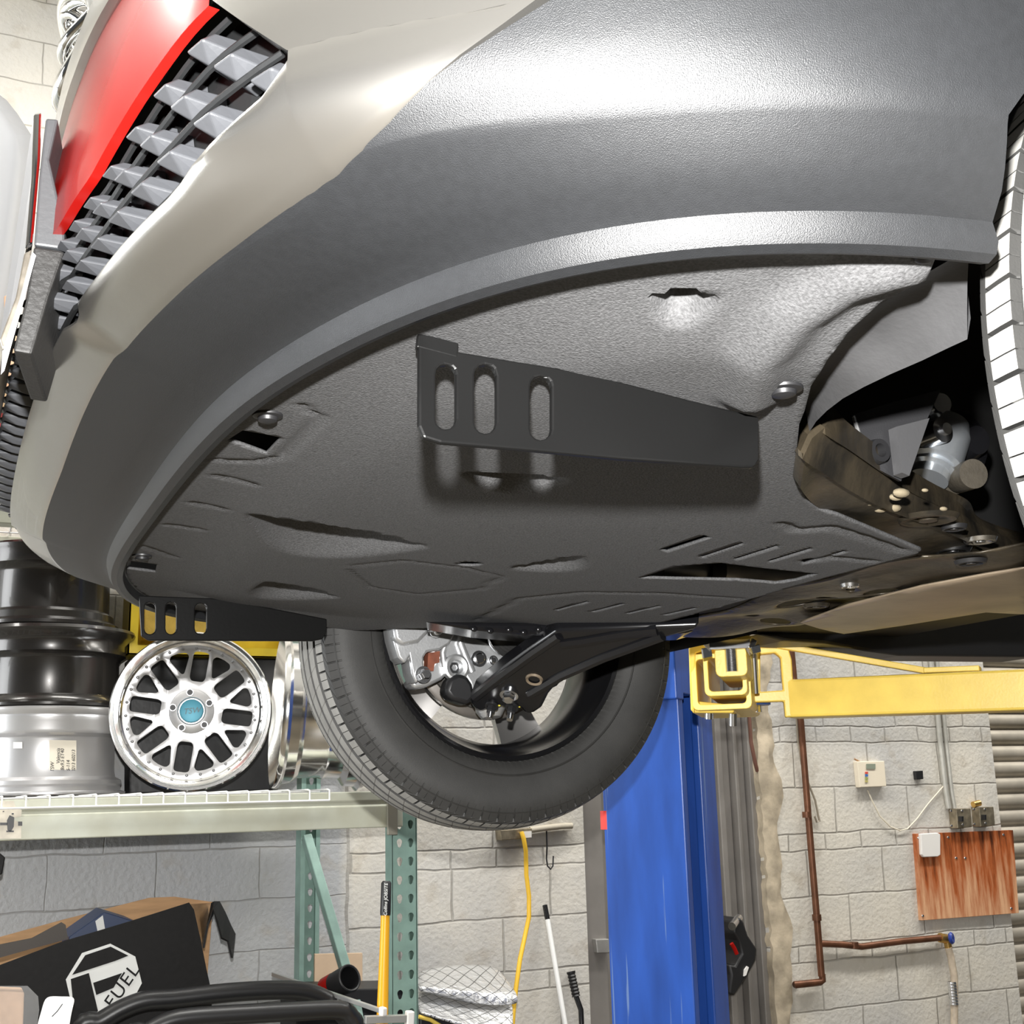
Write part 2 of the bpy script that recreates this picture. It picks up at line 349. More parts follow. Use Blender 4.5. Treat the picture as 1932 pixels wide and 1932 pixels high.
# silver bumper skin ----------------------------------------------------------
m = MB(); rows = []
for i in sorted(ST+[GA-.05, GA+.05, NU-GA-.05, NU-GA+.05]):
    ze = zE2(i); g0 = max(zG0(i), ze+.01); r = [S(i, dz_(i, ze)-.006, ze-.001)]
    for t in np.linspace(0, 1, 9): z = lerp(ze, g0, t); r.append(S(i, dz_(i, z) + .001 - (.004*(t > .99) if aa(i) > GA else 0), z))
    r.append(S(i, dz_(i, g0)-(.02 if aa(i) > GA else .002), g0+(.002 if aa(i) > GA else .012))); rows.append(r)
m.grid(rows)
for side in (0, 1):                                # the cheeks beyond the grille ends
    rows = []
    for t in np.linspace(0, 1, 12):
        r = []
        for w_ in np.linspace(0, 1, 26):
            i0 = GA; z00 = max(zG0(i0*w_), zE2(i0*w_)+.01)
            z = lerp(z00, max(ZB+.006, z00+.02), t); i = w_*gend(lerp(ZA, ZB, t)); ii = i if side == 0 else NU-i
            r.append(S(ii, dz_(ii, z)+.001, z))
        e = r[-1]; ii = i+.6 if side == 0 else NU-i-.6; r.append(S(ii, dz_(ii, z)-.03, z)); rows.append(r)
    m.grid(rows)
    rows = []
    for t in np.linspace(0, 1, 8):                 # above the grille level, round the corner
        r = []
        for w_ in np.linspace(0, 1, 26):
            i = w_*GB; zb = max(ZB+.006, max(zG0(GA*w_), zE2(GA*w_)+.01)+.02); z = lerp(zb, .84, t); ii = i if side == 0 else NU-i
            r.append(S(ii, dz_(ii, z)+.001, z))
        rows.append(r)
    m.grid(rows)
m.build('bumper_cover', M_silver, car, ang=50)
# red band between the grilles -------------------------------------------------
m = MB(); rows = []
for i in np.arange(GB, NU-GB+.1, 1.2):
    zr = zRd(i); r = [S(i, dz_(i, zr)-.008, zr+.001)]
    for t in np.linspace(0, 1, 9): z = lerp(zr, zRt(i), t); r.append(S(i, dz_(i, z)+.004*math.sin(t*PI), z))
    r.append(S(i, dz_(i, zRt(i))-.02, zRt(i)+.002)); rows.append(r)
m.grid(rows); m.build('red_band', M_red, car, ang=50)
# lower grille: recessed face, thin bars, three rows of faceted studs ----------
m = MB(); rows = []
for i in np.arange(44, NU-43, 2): rows.append([S(i, dz_(i, z)-.035, z) for z in np.linspace(.36, .51, 8)])
m.grid(rows)
def gz(i, t): return lerp(zG0(min(aa(i), 75))+.003, zRd(i), t)
for k in (0.03, .36, .68, .98):
    pts = []
    for i in np.arange(46, NU-45, 1.5):
        z = gz(i, k)
        if aa(i) > gend(z)-1: pts.append(S(i, min(dz_(i, z), dz_(min(i, 76) if i < NU/2 else max(i, NU-76), z)+.004)-.016, z))
    m.tube(pts, .0026, 6)
gl = m.build('lower_grille', mat('grille_plastic', (.010, .0105, .011), .55, bump=.1, spec=.25), car, smooth=False)
m = MB()
for k in range(3):
    i = 46.4 + k*2.8
    while i < NU-46:
        t0, t1 = (.04+.33*k, .31+.33*k); zc0 = gz(i, t0); zc1 = gz(i, t1)
        if aa(i) > gend(lerp(zc0, zc1, .5))+1.0:
            hw = 1.35; b = -.034; tp = -.004; zz = lambda t: lerp(zc0, zc1, t); P_ = lambda du, o, t: S(i+du*hw, dz_(i, zz(t))+o, zz(t))
            m.add([P_(-.25, b, .05), P_(.25, b, .05), P_(-.95, b, .42), P_(.95, b, .42), P_(-.62, b, .95), P_(.62, b, .95),       # on the face
                   P_(0, tp-.013, .12), P_(-.66, tp, .48), P_(.66, tp, .48), P_(-.44, tp-.010, .90), P_(.44, tp-.010, .90)],
                  [(6, 8, 7), (7, 8, 10, 9), (0, 1, 6), (0, 6, 7, 2), (1, 3, 8, 6), (2, 7, 9, 4), (3, 5, 10, 8), (4, 9, 10, 5)])
        i += 4.1
m.build('grille_studs', mat('stud_plastic', (.05, .052, .057), .38, bump=.1), gl, smooth=False, bevel=.0012)

m = MB(); rows = []
for i in np.arange(GB, NU-GB+.1, 2): zt = zRt(i); rows.append([S(i, dz_(i, zt)-.012, zt+.002), S(i, dz_(i, zt)+.006, zt+.006), S(i, dz_(i, zt)+.008, zt+.03), S(i, dz_(i, zt)-.006, zt+.06), S(i, .05, zt+.065)])
m.grid(rows); m.build('grille_surround', M_silver, car)
# ------------------------------------------------------------------ felt undertray: sloping panel with real openings and pressed dents
def tz(x, y): return Z0 + .330 - .0864*(x-.21)
TN = V((.0864, 0, 1)); TP = V((.21, 0, Z0+.33))
def tb(x, y): return lerp(Z0+.330, tz(x, y), sst(float(np.min(np.hypot(Q[::3, 0]-x, Q[::3, 1]-y))), .0, .16))
def onT(x, y, f=None):
    p = at_plane(x, y, TP, TN)
    for _ in range(8): p = at_Z(x, y, (f or tb)(p.x, p.y)-Z0)
    return p
def tp(x, y): p = onT(x, y); return (p.x, p.y)
near_edge = [tuple(q) for q in Q[8:NU-40:3]]
rear = [tp(*p) for p in [(1245, 1176), (1400, 1135), (1560, 1090), (1660, 1065), (1728, 1048), (1738, 1038), (1690, 1018), (1580, 972), (1545, 962), (1520, 940), (1506, 905), (1503, 850), (1508, 800), (1518, 775), (1530, 728), (1560, 680), (1600, 630), (1660, 578), (1738, 528), (1752, 492)]]
far = [tuple(q) for q in Q[NU-40:NU-6:3]] + [(.72, 2.0), (.85, 1.86)]
outline = near_edge + far + rear
def poly(*pts): return [tp(*p) for p in pts]
def ell(cx, cy, rx, ry, a=0, n=14):
    return [tp(cx+rx*math.cos(2*PI*k/n)*math.cos(a)-ry*math.sin(2*PI*k/n)*math.sin(a), cy+rx*math.cos(2*PI*k/n)*math.sin(a)+ry*math.sin(2*PI*k/n)*math.cos(a)) for k in range(n)]
holes = [poly((428, 831), (458, 812), (532, 826), (502, 857)), poly((238, 1073), (241, 1058), (296, 1065), (293, 1080)),
         poly((1243, 1037), (1328, 1010), (1345, 1014), (1258, 1042)),
         ell(886, 1064, 24, 4)]
for k in range(4): holes.append(poly((1318+64*k, 1050+4*k), (1400+64*k, 1023+5*k), (1406+64*k, 1026+5*k), (1325+64*k, 1053+4*k)))
for k in range(4): holes.append(poly((1042+68*k, 1151+3*k), (1106+68*k, 1134+4*k), (1112+68*k, 1136+4*k), (1052+68*k, 1152+3*k)))
holes.append(poly((1204, 1091), (1275, 1068), (1360, 1062), (1440, 1072), (1545, 1083), (1500, 1096), (1463, 1101), (1390, 1095), (1300, 1093)))
def dent(x, y, cx, cy, lx, ly, ang, depth):        # sharp on the camera side, easing out on the far side
    c, s = math.cos(ang), math.sin(ang); dx, dy = x-cx, y-cy; u = (dx*c+dy*s)/lx; v = (-dx*s+dy*c)/ly
    if abs(u) > 1: return 0
    b = (1-u*u)                                     # lens shaped
    if v < -.15*b or v > b: return 0
    return 3.0*depth*b*min(1, (v+.15*b)/.05) * (1-max(0, v)/max(b, 1e-4))**1.0
_dents = []
def add_dent(p0, p1, ly, depth, curve=0):
    a = V(tp(*p0)); b = V(tp(*p1)); c = (a+b)/2; d = b-a; _dents.append((c.x, c.y, d.length/2, ly, math.atan2(d.y, d.x), depth))
add_dent((465, 970), (810, 1032), .16, .022); add_dent((505, 1098), (640, 1128), .12, .016)
add_dent((870, 893), (1070, 905), .06, .014); add_dent((1230, 560), (1345, 562), .035, .02)
add_dent((965, 1074), (1100, 1050), .05, .010)
ridges = []
def ridge(pts, w_, h): ridges.append(([V(tp(*p)) for p in pts], w_, h))
ridge([(1415, 745), (1430, 670), (1500, 590), (1600, 525), (1720, 492)], .034, -.014)
for a, b in (((410, 898), (482, 916)), ((360, 948), (425, 962)), ((312, 990), (380, 1000)), ((265, 1030), (330, 1052))): ridge([a, b], .007, .004)
ridge([(400, 868), (480, 872), (530, 862), (560, 835), (608, 790), (568, 765)], .006, .004)
ridge([(665, 1068), (760, 1058), (880, 1072), (945, 1088), (905, 1112), (790, 1122), (700, 1108), (660, 1075)], .006, .003)
ridge([(1480, 990), (1500, 1002), (1570, 996), (1640, 1018), (1700, 1040)], .012, .006)
ridge([(1650, 1060), (1570, 1052), (1520, 1060)], .01, .006)
ridge([(900, 1170), (980, 1130), (1100, 1118), (1250, 1120), (1400, 1130)], .007, .004)
ridge([(560, 700), (650, 660), (900, 545), (1200, 478), (1530, 462), (1560, 470)], .012, -.005)
def seg_d(p, a, b):
    ab = b-a; t = max(0, min(1, (p-a).dot(ab)/max(ab.length_squared, 1e-9))); return (p-a-ab*t).length
def th(x, y):
    z = tb(x, y); p = V((x, y))
    for d in _dents: z += dent(x, y, *d)
    for pts, w_, h in ridges:
        dd = min(seg_d(p, pts[k], pts[k+1]) for k in range(len(pts)-1))
        if dd < w_: z += h*(.5+.5*math.cos(PI*dd/w_))*(1 if h > -.01 else min(1, float(np.min(np.hypot(Q[:60, 0]-x, Q[:60, 1]-y)))/.03))
    return z
vs, fs = cdt_plate(outline, holes, th, .0075)
m = MB(); m.add(vs, fs)
tray = m.build('splash_shield', M_tray, car, ang=60)
md = tray.modifiers.new('s', 'SOLIDIFY'); md.thickness = .0035; md.offset = 1
# push clips
def clip(x, y, r, z=None, mt=None, par=None, name='push_clip'):
    p = onT(x, y, th)
    m = MB(); m.lathe([(r*1.5, .0), (r*1.45, -.002), (r, -.003), (r*.9, -.006), (r*.5, -.0075), (0, -.008)], p, (0, 0, 1), 20)
    return m.build(name, mt or M_black, par or tray)
clip(505, 782, .009); clip(268, 1048, .009); clip(1478, 732, .010); clip(1742, 474, .0065)
M_whitepl = mat('bare_metal', (.8, .8, .8), .25, .9)
p = onT(1284, 566, th); m = MB(); m.sphere((p.x, p.y, p.z+.001), .010, (1, 1, .8)); m.build('recessed_bolt', M_whitepl, tray)
# ------------------------------------------------------------------ two steel tow brackets hanging from the tray
def bracket(mapf, inner, name, thick):
    pts = [mapf(*p) for p in inner['outline']]
    return pts
def plate_with_slots(outline_px, slots_px, P0, N, off, name, mt, par, bevel=.0018):
    # true plate in plane (P0,N): 2D coords in plane
    ex = V((N[1], -N[0], 0)).normalized(); ey = V(N).cross(ex)
    def to2(x, y): p = at_plane(x, y, P0, N)-V(P0); return (p.dot(ex), p.dot(ey))
    vs, fs = cdt_plate([to2(*p) for p in outline_px], [[to2(*p) for p in s] for s in slots_px], lambda a, b: 0, .5)
    m = MB(); m.add([V(P0)+ex*v.x+ey*v.y for v in vs], fs)
    o = m.build(name, mt, par, smooth=False); d = o.modifiers.new('s', 'SOLIDIFY'); d.thickness = off; d.offset = 0
    if bevel: b = o.modifiers.new('b', 'BEVEL'); b.width = bevel; b.segments = 2; b.limit_method = 'ANGLE'
    return o
def slot(x0, y0, x1, y1, r=None):
    r = r or (x1-x0)/2; cx = (x0+x1)/2
    return [(cx+r*math.cos(a), y0+r+r*math.sin(a)*1) for a in np.linspace(PI, 2*PI, 7)] + [(cx+r*math.cos(a), y1-r+r*math.sin(a)) for a in np.linspace(0, PI, 7)]
M_bracket = mat('bracket_black', (.005, .005, .005), .28, bump=.05, spec=.2)
a = V((*tp(790, 646), 0)); b = V((*tp(1428, 786), 0)); a.z = tb(a.x, a.y); b.z = tb(b.x, b.y)
NB = (b-a).cross(V((0, .12, 1))).normalized()
NB = NB if NB.y < 0 else -NB
br = plate_with_slots([(788, 655), (797, 655), (945, 680), (1100, 705), (1300, 757), (1428, 788), (1428, 868), (1418, 884), (1400, 884), (1170, 868), (1000, 852), (830, 838), (797, 828), (788, 806)],
    [slot(820, 690, 858, 812), slot(893, 690, 934, 820), slot(998, 712, 1038, 832)], a + NB*.012 - V((0, 0, .004)), NB, .006, 'mounting_bracket', M_bracket, car)
m = MB(); t0 = at_plane(786, 644, a+NB*.012, NB); t1 = at_plane(862, 664, a+NB*.012, NB); m.beam(t0, t1, .012, .006, NB)
m.build('folded_flange', M_bracket, br, smooth=False, bevel=.001)
PB = V((.3, 1.965, Z0+.32)); NF = V((.02, -1, .05)).normalized()
br2 = plate_with_slots([(262, 1124), (420, 1130), (616, 1168), (616, 1190), (608, 1206), (590, 1210), (280, 1209), (266, 1200)],
    [slot(272, 1137, 293, 1197), slot(312, 1137, 332, 1197), slot(367, 1139, 389, 1197)], PB, NF, .006, 'mounting_bracket', M_bracket, car)
# ------------------------------------------------------------------ wheels
WC = V((.957, 2.19, Z0+.297)); WN = V((.962, .482, Z0+.272))
def tyre_mesh(R=.362, rb=.236, wd=.112):
    # profile across: (radius, y); y<0 is the inner side
    prof = [(rb, -.088), (rb+.006, -.098), (rb+.022, -.108), (rb+.05, -.1155), (rb+.072, -.117), (rb+.088, -.1145), (R-.026, -.1075), (R-.014, -.100)]
    tread = []
    gro = [(-.062, .009), (-.024, .009), (.020, .009), (.058, .009)]
    def crown(y): return R - .010*(abs(y)/.092)**2.6
    ys = [-.092]
    for gy, gw in gro: ys += [gy-gw/2-.001, gy-gw/2+.001, gy+gw/2-.001, gy+gw/2+.001]
    ys += [.092]
    extra = [-.078, -.043, 0, .038, .075]
    ys = sorted(ys+extra)
    def depth(y):
        for gy, gw in gro:
            if abs(y-gy) < gw/2: return .008
        return 0
    tp_ = [(crown(y)-depth(y), y) for y in ys]
    allp = prof+tp_+[(r, -y) for r, y in reversed(prof)]
    NP = 68; ang = []
    for k in range(NP):
        for t, dp in ((0, 0), (.03, 1), (.085, 1), (.115, 0), (.36, 0), (.50, 0), (.512, .5), (.522, .5), (.534, 0), (.78, 0)): ang.append(((k+t)/NP*2*PI, dp))
    n = len(ang); vs = []; K = len(allp)
    for a, dp in ang:
        for r, y in allp:
            sk = 0.0
            if abs(y) <= .0925: sk = .9*y if abs(y) < .0655 else .9*.0655*(1 if y > 0 else -1)
            onr = abs(y) <= .0925 or (r > R-.03)
            q = 0
            if dp and onr and depth(y) == 0:
                q = (.0065 if dp == 1 else .003) if abs(y) > .0655 else (.0018 if dp < 1 else 0)
                if r < R-.02: q *= .4
            rr = r-q; vs.append(V((rr*math.cos(a+sk), y, rr*math.sin(a+sk))))
    m = MB(); fs = []
    for i in range(n):
        j = (i+1) % n
        for k in range(K-1): fs.append((i*K+k, i*K+k+1, j*K+k+1, j*K+k))
    m.add(vs, fs)
    o0 = len(fs)-n*(K-1)
    for i in range(n):
        for k in range(K-1):
            c = [V(vs[q]) for q in fs[i*(K-1)+k]]; rm = min(math.hypot(p.x, p.z)+.010*(abs(p.y)/.092)**2.6 for p in c)
            if all(abs(p.y) < .0935 for p in c) and rm > R-.003: m.mi[i*(K-1)+k] = 1
    # bead rings and rim protector lines on both walls
    for sgn in (-1, 1):
        for rr, yy in ((rb+.030, .1105), (R-.030, .1085), (R-.036, .1098)):
            m.lathe([(rr-.0022, sgn*yy), (rr, sgn*(yy+.0022)), (rr+.0022, sgn*yy)], (0, 0, 0), (0, 1, 0), 96)
    return m
def wheel(name, loc, rz, camber):
    w_ = bpy.data.objects.new(name, None); COL.objects.link(w_); w_.parent = car; w_.location = V(loc)-car.location
    w_.rotation_euler = (camber, 0, rz)
    return w_
def child(m, name, mt, par, **k):
    o = m.build(name, mt, None, **k); o.parent = par; return o
tyre_m = tyre_mesh()
M_tread = mat('pale_tread', (.27, .264, .248), .75, noise=.2, nscale=30)  # tread faces paler than the sidewall rubber
M_rimin = mat('rim_black', (.010, .010, .011), .25, .3)
M_rimal = mat('rim_alloy', (.42, .41, .40), .3, .85)
def make_wheel(name, loc, rz, camber):
    w_ = wheel(name, loc, rz, camber)
    child(tyre_m, 'tyre', [M_rubber, M_tread], w_, ang=28)
    m = MB()
    m.lathe([(.236, -.090), (.240, -.098), (.236, -.103), (.230, -.100), (.226, -.088), (.222, -.074), (.214, -.060), (.206, -.045), (.203, -.01), (.203, .05), (.21, .075), (.222, .085), (.236, .094), (.240, .1), (.236, .104), (.225, .100), (.214, .088), (.208, .07)], (0, 0, 0), (0, 1, 0), 96)
    rim = child(m, 'rim', M_rimin, w_, ang=35)
    m = MB(); m.lathe([(0, .062), (.07, .066), (.082, .058), (.082, .035), (0, .03)], (0, 0, 0), (0, 1, 0), 40)
    child(m, 'rim_hub', M_rimal, w_)
    for k in range(5):
        a0 = 2*PI*k/5 - math.radians(66); ca, sa = math.cos(a0), math.sin(a0); m = MB(); rows = []
        for t in np.linspace(0, 1, 6):
            r = lerp(.06, .208, t); hw = lerp(.030, .046, t**1.5); y = lerp(.056, .070, t)
            cc = V((ca*r, y, sa*r)); tg = V((-sa, 0, ca)); yv = V((0, 1, 0))
            rows.append([cc-tg*hw-yv*.022, cc-tg*hw*.9+yv*.008, cc+yv*.014, cc+tg*hw*.9+yv*.008, cc+tg*hw-yv*.022, cc-yv*.012, cc-tg*hw-yv*.022])
        m.grid(rows); child(m, 'spoke', M_rimal, w_, ang=30)
    return w_
w_far = make_wheel('front_wheel', WC, -.054, -.027)
w_near = make_wheel('front_wheel', WN, PI+.05, .0)
# ------------------------------------------------------------------ wheel arch liner, bay blackout, subframe
def zpts(pts, z): return [at_Z(x, y, z) for x, y in pts]
A_ = [(1845, 462), (1790, 500), (1738, 530), (1660, 578), (1600, 630), (1560, 680), (1530, 728), (1518, 770), (1512, 800)]
B_ = [(1825, 640), (1790, 656), (1740, 680), (1680, 706), (1630, 730), (1590, 752), (1560, 775), (1540, 795), (1527, 815)]
a_ = [V((q[0], q[1], 0)) for q in [tp(*p) for p in A_]]
for q in a_: q.z = tb(q.x, q.y)+.003
b_ = zpts(B_, .308)
rows = []
for t in np.linspace(0, 1, 7): rows.append([p.lerp(q, t)+V((0, 0, .022*math.sin(t*PI))) for p, q in zip(a_, b_)])
m = MB(); m.grid(rows); m.grid([b_, [p+V((.012, .006, .02)) for p in b_], [p+V((.06, .05, .12)) for p in b_]])
ln = m.build('wheel_arch_liner', mat('liner_plastic', (.062, .062, .064), .5, noise=.35, nscale=12, bump=.15), car)
# black sheets added over the bay against light leaks, and the wheel house arch
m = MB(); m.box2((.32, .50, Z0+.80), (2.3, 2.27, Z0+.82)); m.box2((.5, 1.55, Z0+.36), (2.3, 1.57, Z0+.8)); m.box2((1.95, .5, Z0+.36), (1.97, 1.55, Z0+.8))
m.build('bay_blackout', mat('bay_black', (.006, .006, .006), .7), car, smooth=False)
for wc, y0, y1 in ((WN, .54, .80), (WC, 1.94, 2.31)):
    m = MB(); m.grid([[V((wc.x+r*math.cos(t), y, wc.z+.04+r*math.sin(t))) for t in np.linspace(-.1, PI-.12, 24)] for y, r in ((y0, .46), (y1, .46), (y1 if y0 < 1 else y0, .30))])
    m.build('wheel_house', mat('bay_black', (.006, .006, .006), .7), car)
# outer body, mostly above the frame: upper grille, bonnet, wings with their wheel arches
m = MB(); rows = []
for i in np.arange(50, NU-49, 4): rows.append([S(i, .10, .70), S(i, .085, .86), S(i, .06, .98)])
m.grid(rows); m.build('upper_grille', M_gloss, car)
m = MB(); rows = []
for t in np.linspace(0, 1, 9):
    rows.append([V((lerp(.14+.10*abs(y)**2, 1.75, t), YC+y*.93, Z0+.84+.14*(1-y*y)*(t > 0)+.10*math.sin(t*PI/2)+(.14*(1-y*y) if t == 0 else 0))) for y in np.linspace(-1, 1, 17)])
m.grid(rows); m.build('bonnet', M_silver, car)
for sy, wc in ((YC-.935, WN), (YC+.935, WC)):
    out = [V((.56, sy, Z0+.66))]
    arch = [V((wc.x+.43*math.cos(t), sy, wc.z+.03+.43*math.sin(t))) for t in np.linspace(PI*.70, -.12, 20)]
    m = MB(); top = [V((lerp(.68, 4.2, k/19), sy+(.03 if sy < YC else -.03), Z0+.86+.1*math.sin(k/19*PI/2))) for k in range(20)]
    bot = arch[:14]+[V((lerp(arch[13].x, 4.2, k/6), sy, lerp(arch[13].z, Z0+.34, min(1, k/1.5)))) for k in range(1, 7)]
    m.grid([bot, [p.lerp(q, .5)+V((0, -.015 if sy < YC else .015, 0)) for p, q in zip(bot, top)], top]); m.build('front_wing', M_silver, car)
# subframe: pressed steel member running back from the tray
R0 = [(1590, 788), (1650, 836), (1709, 881), (1768, 916), (1826, 944), (1845, 975), (1896, 996), (1960, 1012)]
R1 = [(1548, 808), (1600, 842), (1660, 884), (1720, 925), (1780, 955), (1830, 985), (1890, 1015), (1960, 1040)]
R2 = [(1506, 853), (1550, 885), (1611, 925), (1680, 960), (1760, 990), (1830, 1020), (1890, 1050), (1960, 1072)]
R3 = [(1500, 905), (1528, 945), (1562, 968), (1600, 985), (1660, 1012), (1738, 1050), (1830, 1092), (1960, 1114)]
def spl(pts, n=6):
    o = []
    for k in range(len(pts)-1):
        p0, p1, p2, p3 = pts[max(k-1, 0)], pts[k], pts[k+1], pts[min(k+2, len(pts)-1)]
        for t in np.linspace(0, 1, n+1)[:-1]: o.append(.5*((2*p1)+(p2-p0)*t+(2*p0-5*p1+4*p2-p3)*t*t+(3*p1-p0-3*p2+p3)*t**3))
    return o+[pts[-1]]
r0, r1, r2, r3 = [spl([at_Z(*e, .36)]+zpts(r_, z_)) for e, r_, z_ in (((1545, 735), R0, .335), ((1500, 765), R1, .312), ((1470, 800), R2, .285), ((1468, 850), R3, .280))]
up_ = V((0, 0, 1))
rows = [[p+V((.07, .07, .008)) for p in r0], r0, [p.lerp(q, .5)+up_*.004 for p, q in zip(r0, r1)], [p-up_*.003 for p in r1], [p+up_*.004 for p in r1], [p.lerp(q, .55)+up_*.006 for p, q in zip(r1, r2)], [p-up_*.003 for p in r2], [p+up_*.003 for p in r2], r3, [p+up_*.03 for p in r3]]
m = MB(); m.grid(rows); sub = m.build('subframe', M_bronze, car, ang=25)
def zplate(px, holes, z, name, mt, par, step=.02, thick=.003, zf=None):
    q = lambda p: tuple(at_Z(p[0], p[1], z).xy)
    vs, fs = cdt_plate([q(p) for p in px], [[q(p) for p in h] for h in holes], zf or (lambda x, y: Z0+z), step)
    m = MB(); m.add(vs, fs); o = m.build(name, mt, par); d = o.modifiers.new('s', 'SOLIDIFY'); d.thickness = thick; d.offset = 1; return o
def pell(cx, cy, rx, ry, n=14, a=-.06): return [(cx+rx*math.cos(2*PI*k/n), cy+ry*math.sin(2*PI*k/n)+rx*math.cos(2*PI*k/n)*a) for k in range(n)]
H = [(1604, 1107, 9, 3), (1662, 1111, 36, 7), (1712, 1119, 16, 4), (1513, 1138, 50, 8), (1600, 1128, 16, 3.5), (1463, 1171, 30, 5), (1560, 1125, 22, 3), (1420, 1164, 14, 3), (1755, 1106, 20, 4), (1655, 1128, 18, 3)]
wav = lambda x, y: Z0+.272+.004*math.sin(x*31+y*9)+.003*math.sin(y*27-x*11)
pl = zplate([(1738, 1045), (1660, 1069), (1560, 1094), (1400, 1139), (1250, 1179), (1130, 1196), (1250, 1200), (1330, 1196), (1400, 1194), (1500, 1176), (1600, 1143), (1740, 1110), (1860, 1086), (1960, 1074), (1960, 1030), (1850, 1045)],
    [pell(*h) for h in H], .272, 'subframe_plate', M_bronze, sub, .015, zf=wav)
m = MB(); m.box2((1.02, 1.38, Z0+.335), (2.0, 2.25, Z0+.345)); m.build('shadow_panel', mat('bay_black', (.006, .006, .006), .7), sub)  # added black sheet above the plate so its holes read dark
for cx, cy, rx, mt in ((1751, 982, .020, M_bronze), (1850, 1022, .012, M_bolt), (1798, 1041, .014, M_bolt), (1800, 998, .009, M_black), (1832, 1063, .012, M_black), (1712, 1119, .012, M_bolt), (1540, 1145, .012, M_bronze), (1604, 1107, .008, M_bolt)):
    z = .283 if cy < 1055 else .268
    p = at_Z(cx, cy, z); m = MB(); m.lathe([(rx*1.7, .004), (rx*1.5, -.0008), (rx*1.25, -.0012), (rx*.9, .0025), (rx*.6, .003), (rx*.5, -.001), (0, -.0015)], p, (0, 0, 1), 20)
    m.build('subframe_bolt', mt, sub)
# dried mud splats
for x, y, r in ((1700, 930, .010), (1690, 938, .008), (1685, 958, .010), (1660, 960, .009), (1568, 938, .006), (1525, 905, .006), (1505, 893, .005), (1530, 827, .005), (1745, 925, .004), (1780, 960, .005), (1640, 950, .005)):
    z = .288 if y > 900 else .31
    m = MB(); m.sphere(at_Z(x, y, z), r*.8, (1.3, .8, .6), 8, 6); m.build('mud_splat', mat('dried_mud', (.17, .14, .09), .8, bump=.5, bscale=80), sub)
fp = zplate([(1960, 1066), (1860, 1083), (1740, 1106), (1600, 1141), (1510, 1172), (1545, 1181), (1592, 1191), (1700, 1176), (1860, 1151), (1960, 1162)], [], .262, 'floor_panel', M_tan, car, .03, zf=lambda x, y: Z0+.262+.005*math.sin(x*8))
m = MB(); m.prism([at_Y(x, y, 2.2) for x, y in ((1430, 1196), (1592, 1186), (1860, 1146), (1960, 1150), (1960, 1240), (1700, 1237), (1640, 1229), (1560, 1214), (1480, 1209))], (0, .12, 0))
m.build('sill_panel', M_black, car, smooth=False, bevel=.006)
m = MB(); m.prism([at_Y(x, y, 1.8) for x, y in ((800, 1172), (960, 1174), (1250, 1178), (1330, 1184), (1295, 1194), (1180, 1197), (1000, 1198), (890, 1188))], (.04, .10, 0))
m.build('crossmember', M_gloss, sub, smooth=False, bevel=.006)
for k in range(14):
    m = MB(); m.sphere(at_Y(900+28*k+random.uniform(-6, 6), 1189+random.uniform(-5, 4), 1.795), .005, (1.2, .6, 1), 10, 8); m.build('weld_bead', M_gloss, sub)
# steering rack and strut bracket deep in the near wheel arch
b0 = [at_Y(x, y, 0.93) for x, y in ((1608, 783), (1680, 760), (1775, 735), (1745, 800), (1700, 908), (1632, 872))]
m = MB(); m.prism(b0, (.004, .008, .002)); bk = m.build('strut_bracket', mat('dark_steel', (.028, .028, .03), .42, .2, bump=.15, bscale=500), sub, smooth=False)
m = MB(); m.prism([at_Y(x, y, 0.925) for x, y in ((1676, 811), (1738, 795), (1700, 903), (1686, 897))], (.0, -.012, 0)); m.build('bracket_gusset', mat('mid_steel', (.075, .075, .078), .4, .3, bump=.1), bk, smooth=False)
m = MB(); m.tube([at_Y(1610, 785, 0.925), at_Y(1638, 873, 0.925)], .0022, 8); m.build('bright_edge', M_whitepl, bk)  # thin bright line along the left edge of the strut bracket
q = at_Y(1652, 853, 0.925); m = MB(); m.lathe([(.013, 0), (.012, -.008), (.007, -.008), (.006, .004)], q, (0, 1, 0), 20); m.build('bracket_bolt', M_black, bk)
c0, c1 = at_Y(1786, 800, 1.22), at_Y(1752, 905, 1.22)
m = MB(); ax = c1-c0; L = ax.length
m.lathe([(0, -.005), (.030, -.002), (.034, .012), (.037, .02), (.037, L*.72), (.030, L*.76), (.031, L*.82), (.026, L*.86), (.026, L), (0, L)], c0, ax, 28)
st = m.build('steering_rack', mat('rack_alu', (.62, .66, .70), .25, .8), sub)
m = MB(); pb = at_Y(1775, 813, 1.175); m.lathe([(0, -.012), (.008, -.012), (.008, -.006), (.017, -.004), (.017, .03), (0, .03)], pb, (0, 1, 0), 20); m.build('rack_bolt', M_bolt, st)
c2 = at_Y(1802, 905, 1.22); m = MB(); m.lathe([(0, -.012), (.007, -.012), (.008, -.008), (.013, -.009), (.018, -.006), (.020, 0), (.017, .004), (.020, .010), (.020, .05), (0, .05)], c2, V((-.3, -1, -.1)), 28); m.build('rubber_mount', mat('dusty_rubber', (.07, .06, .045), .5, noise=.4, bump=.3), sub)
m = MB(); m.lathe([(.0, 0), (.02, 0), (.03, .03), (.05, .04), (.05, .1), (0, .1)], at_Y(1845, 830, 1.2), V((.1, 1, .1)), 24); m.build('drive_shaft', M_gloss, sub)
m = MB(); m.lathe([(0, 0), (.014, 0), (.014, .01), (.02, .012), (.02, .03), (0, .03)], at_Y(1778, 760, 1.2), V((.2, 1, 0)), 20); m.build('hose_clamp', M_bolt, sub)
